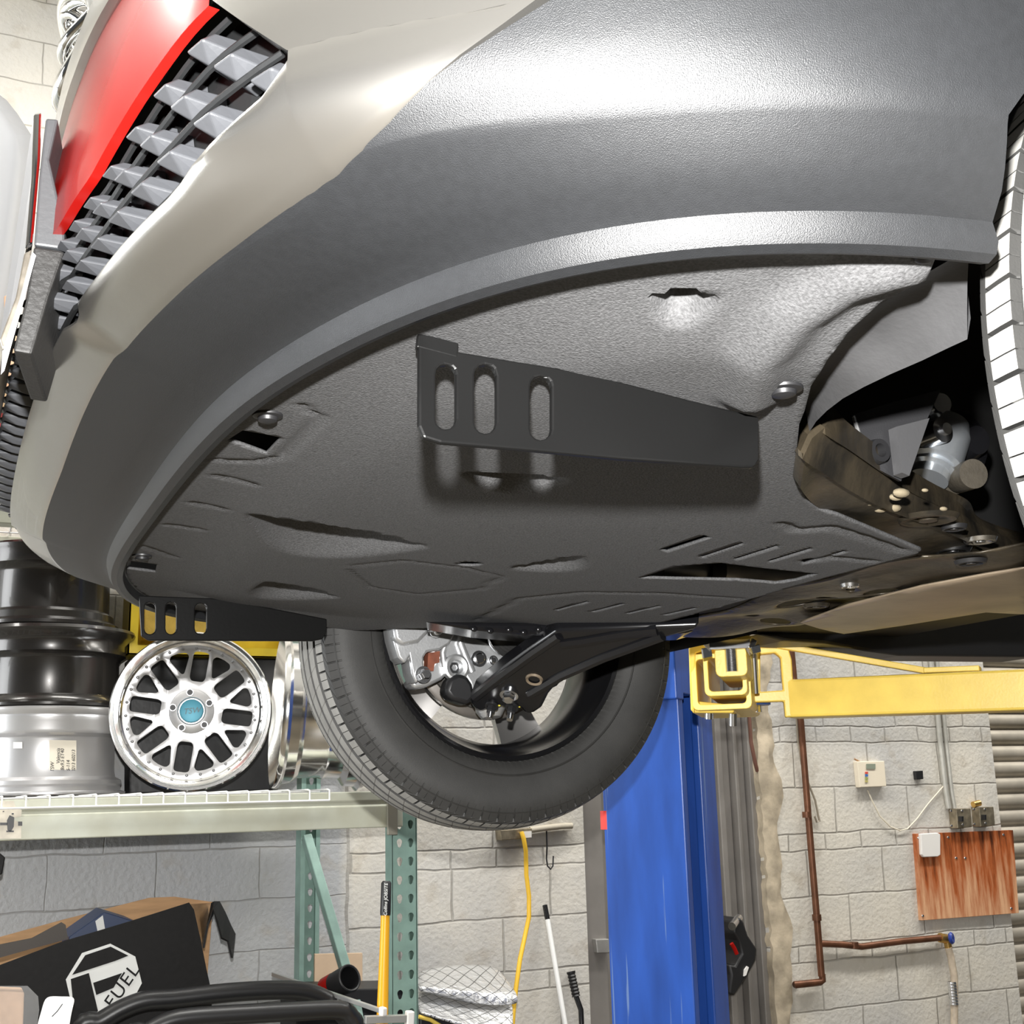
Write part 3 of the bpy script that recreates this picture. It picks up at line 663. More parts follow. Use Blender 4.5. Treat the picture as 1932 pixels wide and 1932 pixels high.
# ------------------------------------------------------------------ far corner: knuckle, brake, control arm
def pY(pts, Y): return [at_Y(x, y, Y) for x, y in pts]
m = MB(); m.lathe([(.05, -.005), (.150, -.005), (.158, 0), (.158, .012), (.150, .016), (.05, .016)], V((WC.x-.02, 2.15, WC.z)), (0, 1, 0), 64)
rot = m.build('brake_disc', mat('disc_steel', (.30, .28, .26), .35, .8, noise=.3, nscale=20), car)
m = MB(); m.lathe([(.04, -.01), (.136, -.010), (.142, -.004), (.142, .004)], V((WC.x-.02, 2.135, WC.z)), (0, 1, 0), 64); m.build('dust_shield', mat('shield', (.10, .095, .088), .5, .4, noise=.3), rot)
m = MB(); m.prism(pY([(748, 1185), (870, 1185), (905, 1203), (960, 1225), (1000, 1236), (950, 1275), (915, 1293), (893, 1310), (884, 1288), (872, 1268), (852, 1264), (835, 1282), (806, 1296), (782, 1300), (773, 1285), (806, 1268), (824, 1240)], 2.07), (0, .045, 0))
kn = m.build('steering_knuckle', M_alu, car, smooth=True, bevel=.006, ang=20)
m = MB(); m.tube([at_Y(x, y, 2.068) for x, y in ((872, 1190), (868, 1215), (880, 1245), (890, 1268))], .008, 10); m.tube([at_Y(x, y, 2.066) for x, y in ((845, 1200), (835, 1232), (838, 1258))], .006, 10); m.build('knuckle_rib', M_alu, kn)
m = MB(); m.prism(pY([(738, 1180), (857, 1180), (860, 1194), (848, 1215), (830, 1226), (806, 1230), (800, 1240), (800, 1270), (786, 1290), (777, 1270), (772, 1240), (764, 1252), (752, 1240), (742, 1205)], 2.045), (0, .05, 0))
cp = m.build('brake_caliper', M_alu, car, smooth=True, bevel=.007, ang=20)
m = MB(); m.prism(pY([(742, 1180), (800, 1176), (812, 1190), (790, 1212), (760, 1218), (746, 1206)], 2.03), (0, .03, 0)); m.build('caliper_piston', M_alu, cp, smooth=True, bevel=.006, ang=20)
m = MB(); m.prism(pY([(808, 1232), (830, 1228), (829, 1250), (820, 1252), (818, 1266), (806, 1266)], 2.062), (0, .02, 0)); m.build('brake_pad', mat('rust', (.20, .055, .025), .7, noise=.4, nscale=60), cp, smooth=False)
def bolt(x, y, Y, r, name, mt, par, hexa=True, h=.016, ax=(0, 1, 0)):
    p = at_Y(x, y, Y); m = MB(); n = 6 if hexa else 20
    m.lathe([(r*1.5, .0), (r*1.5, -.003), (r, -.003)], p, ax, 20); m.lathe([(r, -.002), (r, -h*.85), (r*.8, -h), (0, -h)], p, ax, n); return m.build(name, mt, par, ang=30)
bolt(798, 1273, 2.045, .010, 'caliper_bolt', M_bolt, cp, h=.02); bolt(822, 1191, 2.03, .008, 'caliper_bolt', M_alu, cp, False)
p = at_Y(857, 1260, 2.07); m = MB(); m.lathe([(.024, .002), (.024, -.012), (.020, -.014), (.0135, -.012), (.0125, .015), (0, .015)], p, (0, 1, 0), 28); m.build('knuckle_bore', M_alu, kn)
m = MB(); m.lathe([(.011, -.002), (.006, -.002), (.005, .01)], p, (0, 1, 0), 6); m.build('recessed_bolt', M_bolt, kn)
bolt(903, 1243, 2.066, .010, 'hub_bolt', M_bolt, kn, False, .008); bolt(930, 1246, 2.068, .006, 'hub_bolt', M_bolt, kn, False, .006); bolt(955, 1250, 2.066, .008, 'hub_bolt', M_alu, kn, False, .006)
m = MB(); pc = at_Y(968, 1188, 2.06); pr = []
for k in range(9): pr += [(.050-.0015*k, -k*.013), (.043-.0015*k, -k*.013-.0065)]
m.lathe([(.052, .01), (.054, .004)]+pr+[(0, -.12)], pc, (0, 1, 0), 32); bt = m.build('driveshaft_boot', mat('boot', (.02, .02, .02), .45), car, ang=60)
m = MB(); m.lathe([(.0545, .006), (.056, .004), (.056, -.003), (.0545, -.005)], pc, (0, 1, 0), 32); m.build('boot_clamp', M_bolt, bt)
m = MB(); m.prism(pY([(840, 1304), (848, 1280), (864, 1270), (882, 1274), (893, 1290), (898, 1316), (884, 1330), (852, 1320)], 2.05), (0, .04, 0)); m.build('splash_guard', M_black, kn, smooth=True, bevel=.008, ang=20)
# lower control arm
pA = at_Y(900, 1330, 2.02); pB_ = at_Y(1310, 1188, 1.62); pC = at_Y(1045, 1205, 1.78)
NA = (pB_-pA).cross(pC-pA).normalized(); NA = NA if NA.z < 0 else -NA
apx = [(886, 1326), (893, 1308), (945, 1264), (1000, 1224), (1048, 1190), (1320, 1180), (1310, 1190), (1250, 1206), (1180, 1232), (1090, 1266), (1064, 1282), (1052, 1296), (1044, 1300), (1034, 1312), (1022, 1336), (1006, 1347), (990, 1347), (982, 1337), (938, 1333), (908, 1344), (893, 1338)]
m = MB(); m.prism([at_plane(x, y, pA, NA) for x, y in apx], -NA*.035); arm = m.build('control_arm', M_gloss, car, smooth=True, bevel=.006, ang=20)
m = MB()
for pts in (((896, 1316), (950, 1274), (1005, 1234), (1055, 1200)), ((1060, 1215), (1100, 1210), (1180, 1196), (1240, 1190)), ((1000, 1310), (1060, 1275), (1140, 1240), (1250, 1200))):
    m.tube([at_plane(x, y, pA, NA)-NA*.002 for x, y in pts], .010, 8)
m.build('arm_rib', M_gloss, arm)
p = at_plane(1008, 1281, pA, NA); m = MB(); m.lathe([(.016, -.002), (.014, .004), (.010, .002)], p, NA, 20); m.build('drain_hole', M_tan, arm)
for x, y, r, mt in ((961, 1309, .011, M_bolt), (928, 1331, .008, M_black), (966, 1333, .008, M_black)):
    p = at_plane(x, y, pA, NA); m = MB(); m.lathe([(r*1.5, 0), (r*1.5, .004), (r, .004)], p, NA, 20); m.lathe([(r, .003), (r, .014), (r*.7, .016), (0, .016)], p, NA, 6); bb = m.build('arm_bolt', mt, arm, ang=30)
    if mt is M_black: m = MB(); m.cyl(p+NA*.014, p+NA*.028, .0055, 12); m.build('stud_end', M_bolt, arm)
    m = MB(); x_, y_, _ = m.frame(NA); m.tube([p+NA*.003+(RT*math.cos(t)+UP*math.sin(t))*r*1.75 for t in np.linspace(.1, 1.8, 8)], .0018, 6); m.build('paint_mark', mat('yellow_mark', (.75, .62, .05), .6), arm)
m = MB(); pj = at_Y(925, 1340, 2.06); m.lathe([(0, -.014), (.018, -.014), (.021, -.010), (.024, -.005), (.027, .0), (.027, .02), (0, .03)], pj, V((-.05, .15, 1)), 24); m.build('ball_joint', M_alu, arm)
# front furniture: number plate holder, emblem, chrome of the upper grille
xp = .045
pp = lambda pts, Y: [at_Y(x, y, Y) for x, y in pts]
m = MB(); m.prism(pp(((86, 222), (110, 224), (93, 300), (122, 430), (122, 470), (64, 462), (74, 330)), .975), (.02, .12, 0)); hold = m.build('number_plate_holder', mat('holder_grey', (.045, .047, .05), .5, bump=.15), car, smooth=False, bevel=.002)
m = MB(); m.prism(pp(((64, 464), (122, 474), (92, 560), (60, 668), (24, 662), (50, 560)), .965), (.02, .12, 0)); m.build('tape_wrap', mat('black_tape', (.010, .0095, .009), .6, bump=.4), hold, smooth=False, bevel=.002)
m = MB(); m.prism(pp(((64, 212), (79, 210), (76, 300), (62, 460), (48, 470), (60, 330)), .955), (-.003, .56, 0)); pm = m.build('number_plate', M_chrome, hold, smooth=False, bevel=.002)
m = MB(); m.prism(pp(((46, 478), (60, 470), (30, 610), (6, 660), (0, 640), (30, 560)), .955), (-.003, .56, 0)); m.build('plate_edge', mat('worn_chrome', (.4, .36, .3), .3, .8, noise=.5, nscale=60), hold, smooth=False, bevel=.001)
m = MB(); m.prism(pp(((62, 476), (68, 482), (44, 570), (8, 700), (12, 640), (40, 560)), .95), (-.002, .01, 0)); m.build('peeling_tape', mat('white_tape', (.4, .4, .4), .6), hold, smooth=False)

bc = V((.072, 1.38, Z0+.868))
def oval(a, b, r, cy=0, cz=0):
    m = MB(); pts = [bc+V((.028*(math.cos(t)**2)+.02*math.sin(t)*.0, cy+a*math.cos(t), cz+b*math.sin(t))) for t in np.linspace(0, 2*PI, 41)]; m.tube(pts, r, 10, cap=False); return m
em = oval(.085, .058, .010).build('badge', M_chrome, car)
oval(.035, .046, .007).build('badge_ring', M_chrome, em); oval(.065, .024, .007, 0, .024).build('badge_ring', M_chrome, em)
m = MB(); m.lathe([(.0, -.012), (.05, -.004), (.062, .006)], bc+V((.03, 0, 0)), (1, 0, 0), 24); m.build('badge_plate', M_chrome, em)

# exhaust pipe seen through the long slot of the tray
e0, e1 = at_Z(1270, 1074, .315), at_Z(1560, 1092, .315); m = MB(); m.tube([e0+(e1-e0)*t for t in np.linspace(-.1, 1.1, 8)], .022, 16); ex = m.build('exhaust_pipe', mat('heat_steel', (.55, .52, .47), .35, .8, noise=.3, nscale=12), car)
m = MB(); q = e0+(e1-e0)*.22; m.lathe([(.022, -.012), (.030, -.012), (.032, 0), (.030, .012), (.022, .012)], q, e1-e0, 20); m.build('flange', M_black, ex)
# ================================================================== two-post lift
M_blue = mat('lift_blue', (.020, .085, .40), .32, .0, noise=.35, nscale=5, aniso=(3, 3, .6), bump=.05)
M_yel = mat('lift_yellow', (.92, .66, .12), .38, noise=.12, nscale=20, bump=.1)
def scratch(m_):
    nt = m_.node_tree; L = nt.links.new; b = nt.nodes['Principled BSDF']; src = b.inputs['Base Color'].links[0].from_socket
    tc = nt.nodes.new('ShaderNodeTexCoord'); f = None
    for rot, sc in (((0, 0, 0), (55, 55, 1.1)), ((.5, .2, 0), (70, 70, 3.0))):
        mp = nt.nodes.new('ShaderNodeMapping'); mp.inputs['Rotation'].default_value = rot; mp.inputs['Scale'].default_value = sc; L(tc.outputs['Object'], mp.inputs[0])
        n = nt.nodes.new('ShaderNodeTexNoise'); n.inputs['Scale'].default_value = 1; n.inputs['Detail'].default_value = 2; L(mp.outputs[0], n.inputs['Vector'])
        r = nt.nodes.new('ShaderNodeMapRange'); L(n.outputs['Fac'], r.inputs[0]); r.inputs[1].default_value = .70; r.inputs[2].default_value = .76; r.inputs[4].default_value = .7
        if f is None: f = r.outputs[0]
        else: a = nt.nodes.new('ShaderNodeMath'); a.operation = 'MAXIMUM'; L(f, a.inputs[0]); L(r.outputs[0], a.inputs[1]); f = a.outputs[0]
    mx = nt.nodes.new('ShaderNodeMix'); mx.data_type = 'RGBA'; L(f, mx.inputs[0]); L(src, mx.inputs[6]); mx.inputs[7].default_value = (.16, .24, .42, 1); L(mx.outputs[2], b.inputs['Base Color'])
scratch(M_blue)
lift = thing('car_lift', (1.75, 2.9, 0), 'blue two-post car lift column with yellow swing arms under the car', 'car lift')
def flat(x, y, D): p = ray(x, y)*D; return V((p.x, p.y, 0))
Pc = flat(1300, 1700, 3.25)
best = None
dl = flat(1145, 1700, 1); dr_ = flat(1364, 1700, 1)
for k in range(900):
    ph = math.radians(k*.1); sdir = V((-math.sin(ph), math.cos(ph), 0)); edir = V((math.cos(ph), math.sin(ph), 0))
    den = sdir.x*dl.y-sdir.y*dl.x
    if abs(den) < 1e-6: continue
    bb = -(Pc.x*dl.y-Pc.y*dl.x)/den; den2 = edir.x*dr_.y-edir.y*dr_.x
    if abs(den2) < 1e-6: continue
    ee = -(Pc.x*dr_.y-Pc.y*dr_.x)/den2
    if .1 < bb < .8 and .1 < ee < .8:
        c = abs(ee-.30)+abs(bb-.28)
        if best is None or c < best[0]: best = (c, sdir, edir, bb, ee)
_, sd, ed, bb, ee = best
def cpt(u, v, z): p = Pc + ed*(u*ee) + sd*(v*bb); return V((p.x, p.y, z))
prof = [(0, 0), (0, 1), (1, 1), (1, 0), (.56, 0), (.56, .10), (.93, .12), (.93, .94), (.07, .94), (.07, .12), (.13, .10), (.13, 0)]
m = MB(); n = len(prof); zt = 3.6
m.add([cpt(u, v, 0) for u, v in prof]+[cpt(u, v, zt) for u, v in prof], [(i, (i+1) % n, n+(i+1) % n, n+i) for i in range(n)])
M_blue2 = M_blue
colm = m.build('column', M_blue, lift, smooth=False, bevel=.004)
m = MB(); m.grid([[cpt(.30+.02*math.sin(z*9), .935, z), cpt(.52, .935, z)] for z in np.linspace(1.38, 1.75, 8)]); m.build('paint_wear', mat('teal_grease', (.10, .24, .27), .5, noise=.5, nscale=60), colm)
zc = at_D(1300, 1310, 3.2).z
m = MB(); m.box2((0, 0, 0), (0, 0, 0)); m = MB()
m.prism([cpt(-.10, -.03, zc), cpt(.10, -.03, zc), cpt(.10, .02, zc), cpt(-.04, .02, zc), cpt(-.04, .25, zc), cpt(-.10, .25, zc)], (0, 0, .9)); m.prism([cpt(.12, .02, zc+.02), cpt(.55, .02, zc+.02), cpt(.55, .8, zc+.02), cpt(.12, .8, zc+.02)], (0, 0, .9))
m.build('carriage', M_blue, lift, smooth=False, bevel=.004)
# nested tubes of the near arm, seen end on
def dirh(x, y): d = ray(x, y); return V((d.x, d.y, 0)).normalized()
def tube_sq(c, ax, w_, h, t, L, name, mt, par, hollow=True):
    ax = V(ax).normalized(); sx = ax.cross(V((0, 0, 1))).normalized(); uz = sx.cross(ax); m = MB()
    def rr(w_, h, r=.012):
        o = []
        for cx, cz, a0 in ((w_/2-r, h/2-r, 0), (-w_/2+r, h/2-r, PI/2), (-w_/2+r, -h/2+r, PI), (w_/2-r, -h/2+r, 1.5*PI)):
            for k in range(4): a = a0+k*PI/6; o.append((cx+r*math.cos(a), cz+r*math.sin(a)))
        return o
    o_ = rr(w_, h); i_ = rr(w_-2*t, h-2*t, .009) if hollow else rr(w_*.98, h*.98)
    rings = [[c+sx*a+uz*b+ax*(0 if hollow else .0) for a, b in i_]] if hollow else []
    def R(pr, d): return [c+sx*a+uz*b+ax*d for a, b in pr]
    seq = ([R(i_, L), R(i_, 0), R(o_, 0), R(o_, L)] if hollow else [R([(0, 0)]*16, 0), R(o_, 0), R(o_, L)])
    m.grid([r+[r[0]] for r in seq]); return m.build(name, mt, par, smooth=True, ang=25, bevel=.0015)
DA = 2.72
axn = (dirh(1360, 1290)*1.0 + V((.10, .0, .0))).normalized()
axn = V((axn.x, axn.y, .0))
arm_t = tube_sq(at_D(1360, 1285, DA), axn, .130, .125, .012, .34, 'outer_arm', M_yel, lift)
tube_sq(at_D(1368, 1272, DA-.06), axn, .092, .092, .010, .3, 'middle_arm', M_yel, arm_t)
inn = tube_sq(at_D(1379, 1248, DA-.16), axn, .066, .062, .010, .3, 'inner_arm', M_yel, arm_t, hollow=False)
m = MB(); m.prism([at_D(x, y, DA+.02) for x, y in ((1299, 1222), (1332, 1204), (1350, 1206), (1350, 1222), (1312, 1232), (1310, 1345), (1303, 1340))], axn*.2); m.prism([at_D(x, y, DA+.03) for x, y in ((1306, 1345), (1384, 1345), (1388, 1330), (1306, 1322))], axn*.2)
m.build('arm_gusset', M_yel, arm_t, smooth=False, bevel=.003)
ps = at_D(1379, 1213, DA-.17); pe = at_D(1381, 1262, DA-.17)
m = MB(); L = (ps-pe).length+.03; pr = [(0, 0)]
for k in range(26): pr += [(.0135, k*L/26), (.0115, (k+.5)*L/26)]
m.lathe(pr+[(0, L)], pe-V((0, 0, .006)), (0, 0, 1), 20); scw = m.build('pad_screw', M_bolt, arm_t, ang=20)
m = MB(); m.cyl(at_D(1384, 1203, DA-.17), at_D(1384, 1196, DA-.17), .036, 24, .032); m.build('pad_rubber', M_yel, scw, smooth=False)
m = MB(); cl = [at_D(x, y, DA-.175) for x, y in ((1335, 1240), (1332, 1222), (1338, 1216), (1415, 1213), (1424, 1218), (1427, 1232))]
for p, q in zip(cl[:-1], cl[1:]): m.beam(p, q, .022, .006, (0, 1, .01) if abs((q-p).z) < .02 else (1, 0, 0))
m.build('clamp_strap', M_bolt, arm_t, smooth=False, bevel=.001)
m = MB(); m.cyl(at_D(1421, 1226, DA), at_D(1426, 1308, DA), .008, 12); m.build('lock_rod', M_bolt, arm_t)
for x, y, r, d in ((1338, 1350, .010, .02), (1383, 1360, .009, .03)):
    m = MB(); m.cyl(at_D(x, y-14, DA+.06), at_D(x, y+d*300, DA+.06), r, 16); m.build('arm_pin', M_bolt, arm_t)
# rear arm
m = MB(); p0 = at_D(1489, 1320, 2.86); p1 = at_D(2080, 1298, 2.55); m.beam(p0, p1, .10, .086)
ra = m.build('rear_arm', M_yel, lift, smooth=False, bevel=.006)
m = MB(); m.beam(at_D(1440, 1213, 2.84), at_D(1760, 1268, 2.76), .02, .014); m.beam(at_D(1745, 1266, 2.75), at_D(1850, 1262, 2.70), .05, .012); m.build('arm_brace', M_yel, ra, smooth=False, bevel=.002)
P0 = at_D(1460, 1280, 2.84); NP_ = -V((axn.x*.6+FW.x*.4, axn.y*.6+FW.y*.4, 0)).normalized()
plate_with_slots([(1398, 1212), (1470, 1210), (1486, 1222), (1493, 1245), (1500, 1352), (1481, 1354), (1478, 1324), (1416, 1326), (1414, 1310), (1424, 1306), (1424, 1230)],
    [[(1434, 1236), (1462, 1233), (1472, 1242), (1477, 1303), (1434, 1306)]], P0, NP_, .03, 'hinge_bracket', M_yel, ra, .003)
m = MB(); pd = at_D(1425, 1331, 2.9); m.cyl(pd, pd+V((0, 0, .02)), .036, 28); hp = m.build('hinge_washer', M_blue, ra, bevel=.002)
m = MB(); m.cyl(pd-V((0, 0, .016)), pd, .014, 18, .014); m.build('hinge_pin', M_bolt, hp)
# ================================================================== things on the right hand wall
M_copper = mat('old_copper', (.20, .085, .045), .42, .55, noise=.45, nscale=14)
def wp(x, y, off=.03): return at_Y(x, y, WY-off)
pipe = thing('copper_pipe', wp(1548, 1780), 'brown copper water pipe running down the brick wall with a side branch', 'pipe')
m = MB(); m.tube([wp(x, y) for x, y in ((1486, 1150), (1500, 1300), (1511, 1360), (1518, 1450), (1530, 1600), (1541, 1730), (1550, 1842))], .014, 14); m.build('riser', M_copper, pipe)
m = MB(); m.tube([wp(x, y) for x, y in ((1543, 1780), (1590, 1782), (1625, 1786), (1640, 1784), (1700, 1776), (1775, 1769))], .0135, 14); m.build('branch', M_copper, pipe)
m = MB(); m.tube([wp(1551, 1838), wp(1552, 1850), wp(1547, 1853), wp(1530, 1855), wp(1500, 1858), wp(1499, 1858, -.01)], .014, 14); m.build('outlet', M_copper, pipe)
for x, y in ((1522, 1537), (1541, 1731), (1611, 1783)):
    m = MB(); p = wp(x, y); m.cyl(p-V((0, 0, .012)), p+V((0, 0, .012)), .019, 16); m.build('coupling', M_copper, pipe)
tap = thing('garden_tap', wp(1785, 1772), 'brass tap with a blue handle at the end of the copper branch', 'tap')
M_brass = mat('brass', (.65, .42, .14), .3, .9)
m = MB(); m.cyl(wp(1773, 1769), wp(1787, 1772), .020, 16); m.cyl(wp(1787, 1776), wp(1790, 1790), .016, 16); m.build('body', M_brass, tap)
m = MB(); pk = wp(1795, 1770, .06); m.lathe([(.006, -.006), (.020, -.008), (.026, 0), (.020, .008), (.006, .006)], pk, (.6, -1, .1), 14); m.build('handle', mat('tap_blue', (.02, .05, .3), .4), tap)
hs = MB(); hs.tube([wp(x, y, .035) for x, y in ((1789, 1788), (1794, 1805), (1800, 1840), (1801, 1870), (1800, 1950), (1799, 2050))], .0155, 14)
hose = hs.build('garden_hose', mat('clear_hose', (.62, .52, .40), .35, noise=.3, nscale=40)); tag(hose, 'pale beige hose hanging from the tap with the blue handle', 'hose')
m = MB(); m.lathe([(.017, k*.006+(.002 if k % 2 else 0)) if k % 2 else (.0195, k*.006) for k in range(16)], wp(1800, 1895, .035), (0, 0, 1), 16); m.build('coil_guard', M_bolt, hose)
hk = MB(); hk.tube([wp(x, y, .012) for x, y in ((1502, 1345), (1506, 1400), (1512, 1440), (1526, 1480), (1538, 1510), (1544, 1540), (1546, 1549), (1541, 1551), (1537, 1540))], .0045, 8)
tag(hk.build('hooked_wire', mat('grey_wire', (.30, .26, .20), .5)), 'thin grey hooked wire hanging beside the copper pipe', 'wire')
tst = thing('alarm_keypad', wp(1637, 1460), 'cream alarm keypad with small screen on the wall', 'keypad')
M_cream = mat('cream_plastic', (.78, .70, .56), .45)
def wbox(x0, y0, x1, y1, d, name, mt, par=None, off=0, bevel=.003):
    a = at_Y(x0, y0, WY-off); b = at_Y(x1, y0, WY-off); c = at_Y(x1, y1, WY-off); e = at_Y(x0, y1, WY-off); m = MB()
    m.prism([a, b, c, e], (0, -d, 0)); return m.build(name, mt, par, smooth=False, bevel=bevel)
def quad(pts, d, name, mt, par=None, off=0, bevel=.003):
    m = MB(); m.prism([at_Y(x, y, WY-off) for x, y in pts], (0, -d, 0)); return m.build(name, mt, par, smooth=False, bevel=bevel)
quad(((1609, 1437), (1660, 1436), (1664, 1484), (1614, 1486)), .03, 'casing', M_cream, tst)
wbox(1634, 1441, 1651, 1451, .003, 'screen', mat('lcd', (.25, .28, .22), .3), tst, .031, .0005)
for y, c in ((1458, (.6, .08, .06)), (1463, (.05, .15, .45)), (1469, (.3, .35, .1)), (1474, (.45, .4, .15))): wbox(1632, y-2, 1637, y+2, .003, 'key', mat('key%d' % y, c, .5), tst, .031, 0)
m = MB(); m.tube([wp(x, y, .012) for x, y in ((1637, 1491), (1645, 1510), (1660, 1540), (1680, 1560), (1698, 1567), (1712, 1564), (1730, 1545), (1750, 1518), (1781, 1482))], .003, 6); tag(m.build('drooping_cable', mat('cream_cable', (.75, .68, .55), .5)), 'thin cream cable sagging from the keypad to the conduit', 'cable')
m = MB(); m.tube([wp(x, y, .015) for x, y in ((1612, 1432), (1620, 1436), (1632, 1443), (1640, 1437))], .004, 6); m.build('loose_wires', mat('brown_wire', (.35, .2, .1), .5), tst)
sw = quad(((1722, 1455), (1736, 1454), (1737, 1470), (1724, 1471)), .018, 'wall_button', M_black, None, 0, .002); tag(sw, 'small black button on the wall right of the keypad', 'button')
cdt = thing('conduit', wp(1785, 1500), 'pair of thin grey metal conduits running down the wall to the switch boxes', 'conduit')
for dx, r in ((0, .012), (11, .010)):
    m = MB(); m.tube([wp(x+dx, y, .014) for x, y in ((1746, 1150), (1758, 1260), (1768, 1335), (1774, 1400), (1784, 1490), (1790, 1525))], r, 12); m.build('tube', mat('conduit_paint', (.55, .54, .49), .45, .3, noise=.15), cdt)
for k, (x0, y0) in enumerate(((1789, 1526), (1832, 1523))):
    bx = thing('switch_box', wp(x0+15, y0+18), ('left' if k == 0 else 'right') + ' one of two grimy metal switch boxes above the plywood board', 'switch box', 'switch boxes over the plywood')
    quad(((x0, y0), (x0+27, y0-1), (x0+30, y0+34), (x0+3, y0+37)), .05, 'box', mat('grimy_metal', (.42, .36, .26), .4, .7, noise=.5, nscale=30), bx)
    wbox(x0+19, y0+14, x0+23, y0+24, .02, 'toggle', M_black, bx, .051, .001)
    for sx_, sy_ in ((5, 4), (26, 4), (27, 30), (6, 32)):
        m = MB(); p = wp(x0+sx_, y0+sy_, .05); m.lathe([(.006, 0), (.005, -.003), (0, -.004)], p, (0, 1, 0), 10); m.build('screw', M_bolt, bx)
m = MB(); m.cyl(wp(1836, 1518, .02), wp(1848, 1515, .02), .014, 12); tag(m.build('cable_gland', M_brass), 'rusty cable gland on top of the right switch box', 'cable gland')
ply = thing('plywood_board', wp(1820, 1735), 'square of reddish plywood screwed to the wall', 'board')
def plymat():
    m = bpy.data.materials.new('plywood'); m.use_nodes = True; nt = m.node_tree; b = nt.nodes['Principled BSDF']; tc = nt.nodes.new('ShaderNodeTexCoord')
    mp = nt.nodes.new('ShaderNodeMapping'); mp.inputs['Scale'].default_value = (16, 4, 1.6); nt.links.new(tc.outputs['Object'], mp.inputs[0])
    n = nt.nodes.new('ShaderNodeTexNoise'); n.inputs['Scale'].default_value = 2.2; n.inputs['Detail'].default_value = 9; n.inputs['Roughness'].default_value = .65; nt.links.new(mp.outputs[0], n.inputs['Vector'])
    sp = nt.nodes.new('ShaderNodeSeparateXYZ'); nt.links.new(tc.outputs['Object'], sp.inputs[0])
    mr = nt.nodes.new('ShaderNodeMapRange'); nt.links.new(sp.outputs[2], mr.inputs[0]); mr.inputs[1].default_value = -.02; mr.inputs[2].default_value = .40; mr.inputs[3].default_value = .22; mr.inputs[4].default_value = -.10
    ad = nt.nodes.new('ShaderNodeMath'); nt.links.new(n.outputs['Fac'], ad.inputs[0]); nt.links.new(mr.outputs[0], ad.inputs[1])
    cr = nt.nodes.new('ShaderNodeValToRGB'); nt.links.new(ad.outputs[0], cr.inputs[0]); e = cr.color_ramp.elements
    e[0].position = .32; e[0].color = (.075, .018, .005, 1); e[1].position = .78; e[1].color = (.72, .42, .24, 1); x = e.new(.5); x.color = (.40, .10, .025, 1)
    nt.links.new(cr.outputs[0], b.inputs['Base Color']); b.inputs['Roughness'].default_value = .5; return m
quad(((1721, 1573), (1905, 1566), (1916, 1722), (1733, 1736)), .02, 'panel', plymat(), ply, 0, .001)
for x, y in ((1733, 1581), (1893, 1575), (1741, 1728), (1908, 1714), (1804, 1619), (1821, 1619), (1789, 1580)):
    m = MB(); m.lathe([(.0065, 0), (.005, -.003), (0, -.004)], wp(x, y, .02), (0, 1, 0), 10); m.build('screw', M_bolt, ply)
pad = quad(((1732, 1573), (1764, 1571), (1769, 1574), (1769, 1613), (1764, 1616), (1738, 1617), (1734, 1612)), .018, 'notepad', mat('white_card', (.80, .78, .75), .5), None, .021, .003); tag(pad, 'white rounded pad hung on the top left corner of the plywood', 'pad')
m = MB(); m.tube([wp(1452, 1330, -.01), wp(1412, 1330, .02), wp(1417, 1400, .02), wp(1425, 1440, .02), wp(1429, 1455, .01)], .008, 8); tag(m.build('rusty_cable', mat('rust_cable', (.14, .06, .04), .7)), 'short rusty cable on the plaster edge above the door frame', 'cable')
# black tool hanging behind the column
tl = thing('hand_tool', at_Y(1400, 1810, 4.2), 'black angled power tool hung on the door frame behind the blue column', 'tool')
m = MB(); m.prism(pY([(1386, 1738), (1396, 1730), (1404, 1740), (1412, 1765), (1429, 1790), (1427, 1812), (1412, 1840), (1395, 1866), (1386, 1880), (1376, 1875), (1380, 1840), (1376, 1820), (1388, 1822), (1400, 1800), (1394, 1775), (1384, 1760)], 4.2), (0, .17, 0)); m.build('body', M_black, tl, smooth=True, bevel=.008, ang=20)
m = MB(); m.prism(pY([(1405, 1830), (1410, 1823), (1413, 1825), (1408, 1840), (1404, 1842)], 4.193), (0, .02, 0)); m.build('label', mat('white_card', (.8, .78, .75), .5), tl, smooth=False)
m = MB(); m.tube(pY([(1380, 1780), (1386, 1790), (1390, 1800)], 4.19), .008, 8); m.build('trigger', M_red, tl)
m = MB(); m.cyl(at_Y(1381, 1748, 4.18), at_Y(1394, 1732, 4.24), .016, 14); m.build('chuck', M_bolt, tl)
lt = quad(((1117, 1771), (1142, 1770), (1146, 1796), (1120, 1797)), .03, 'door_latch', M_galv, None, -.03); tag(lt, 'small steel latch on the grey door left of the blue column', 'latch')
za, zb_ = at_D(1136, 1530, 3.4).z, at_D(1136, 1565, 3.4).z; tA, tB = cpt(0, .96, 0), cpt(-.006, .995, 0)
m = MB(); m.prism([V((tA.x, tA.y, za)), V((tB.x, tB.y, za)), V((tB.x, tB.y, zb_)), V((tA.x, tA.y, zb_))], sd*.010); m.build('warning_tag', mat('red_plastic', (.7, .05, .04), .5), lift, smooth=False)
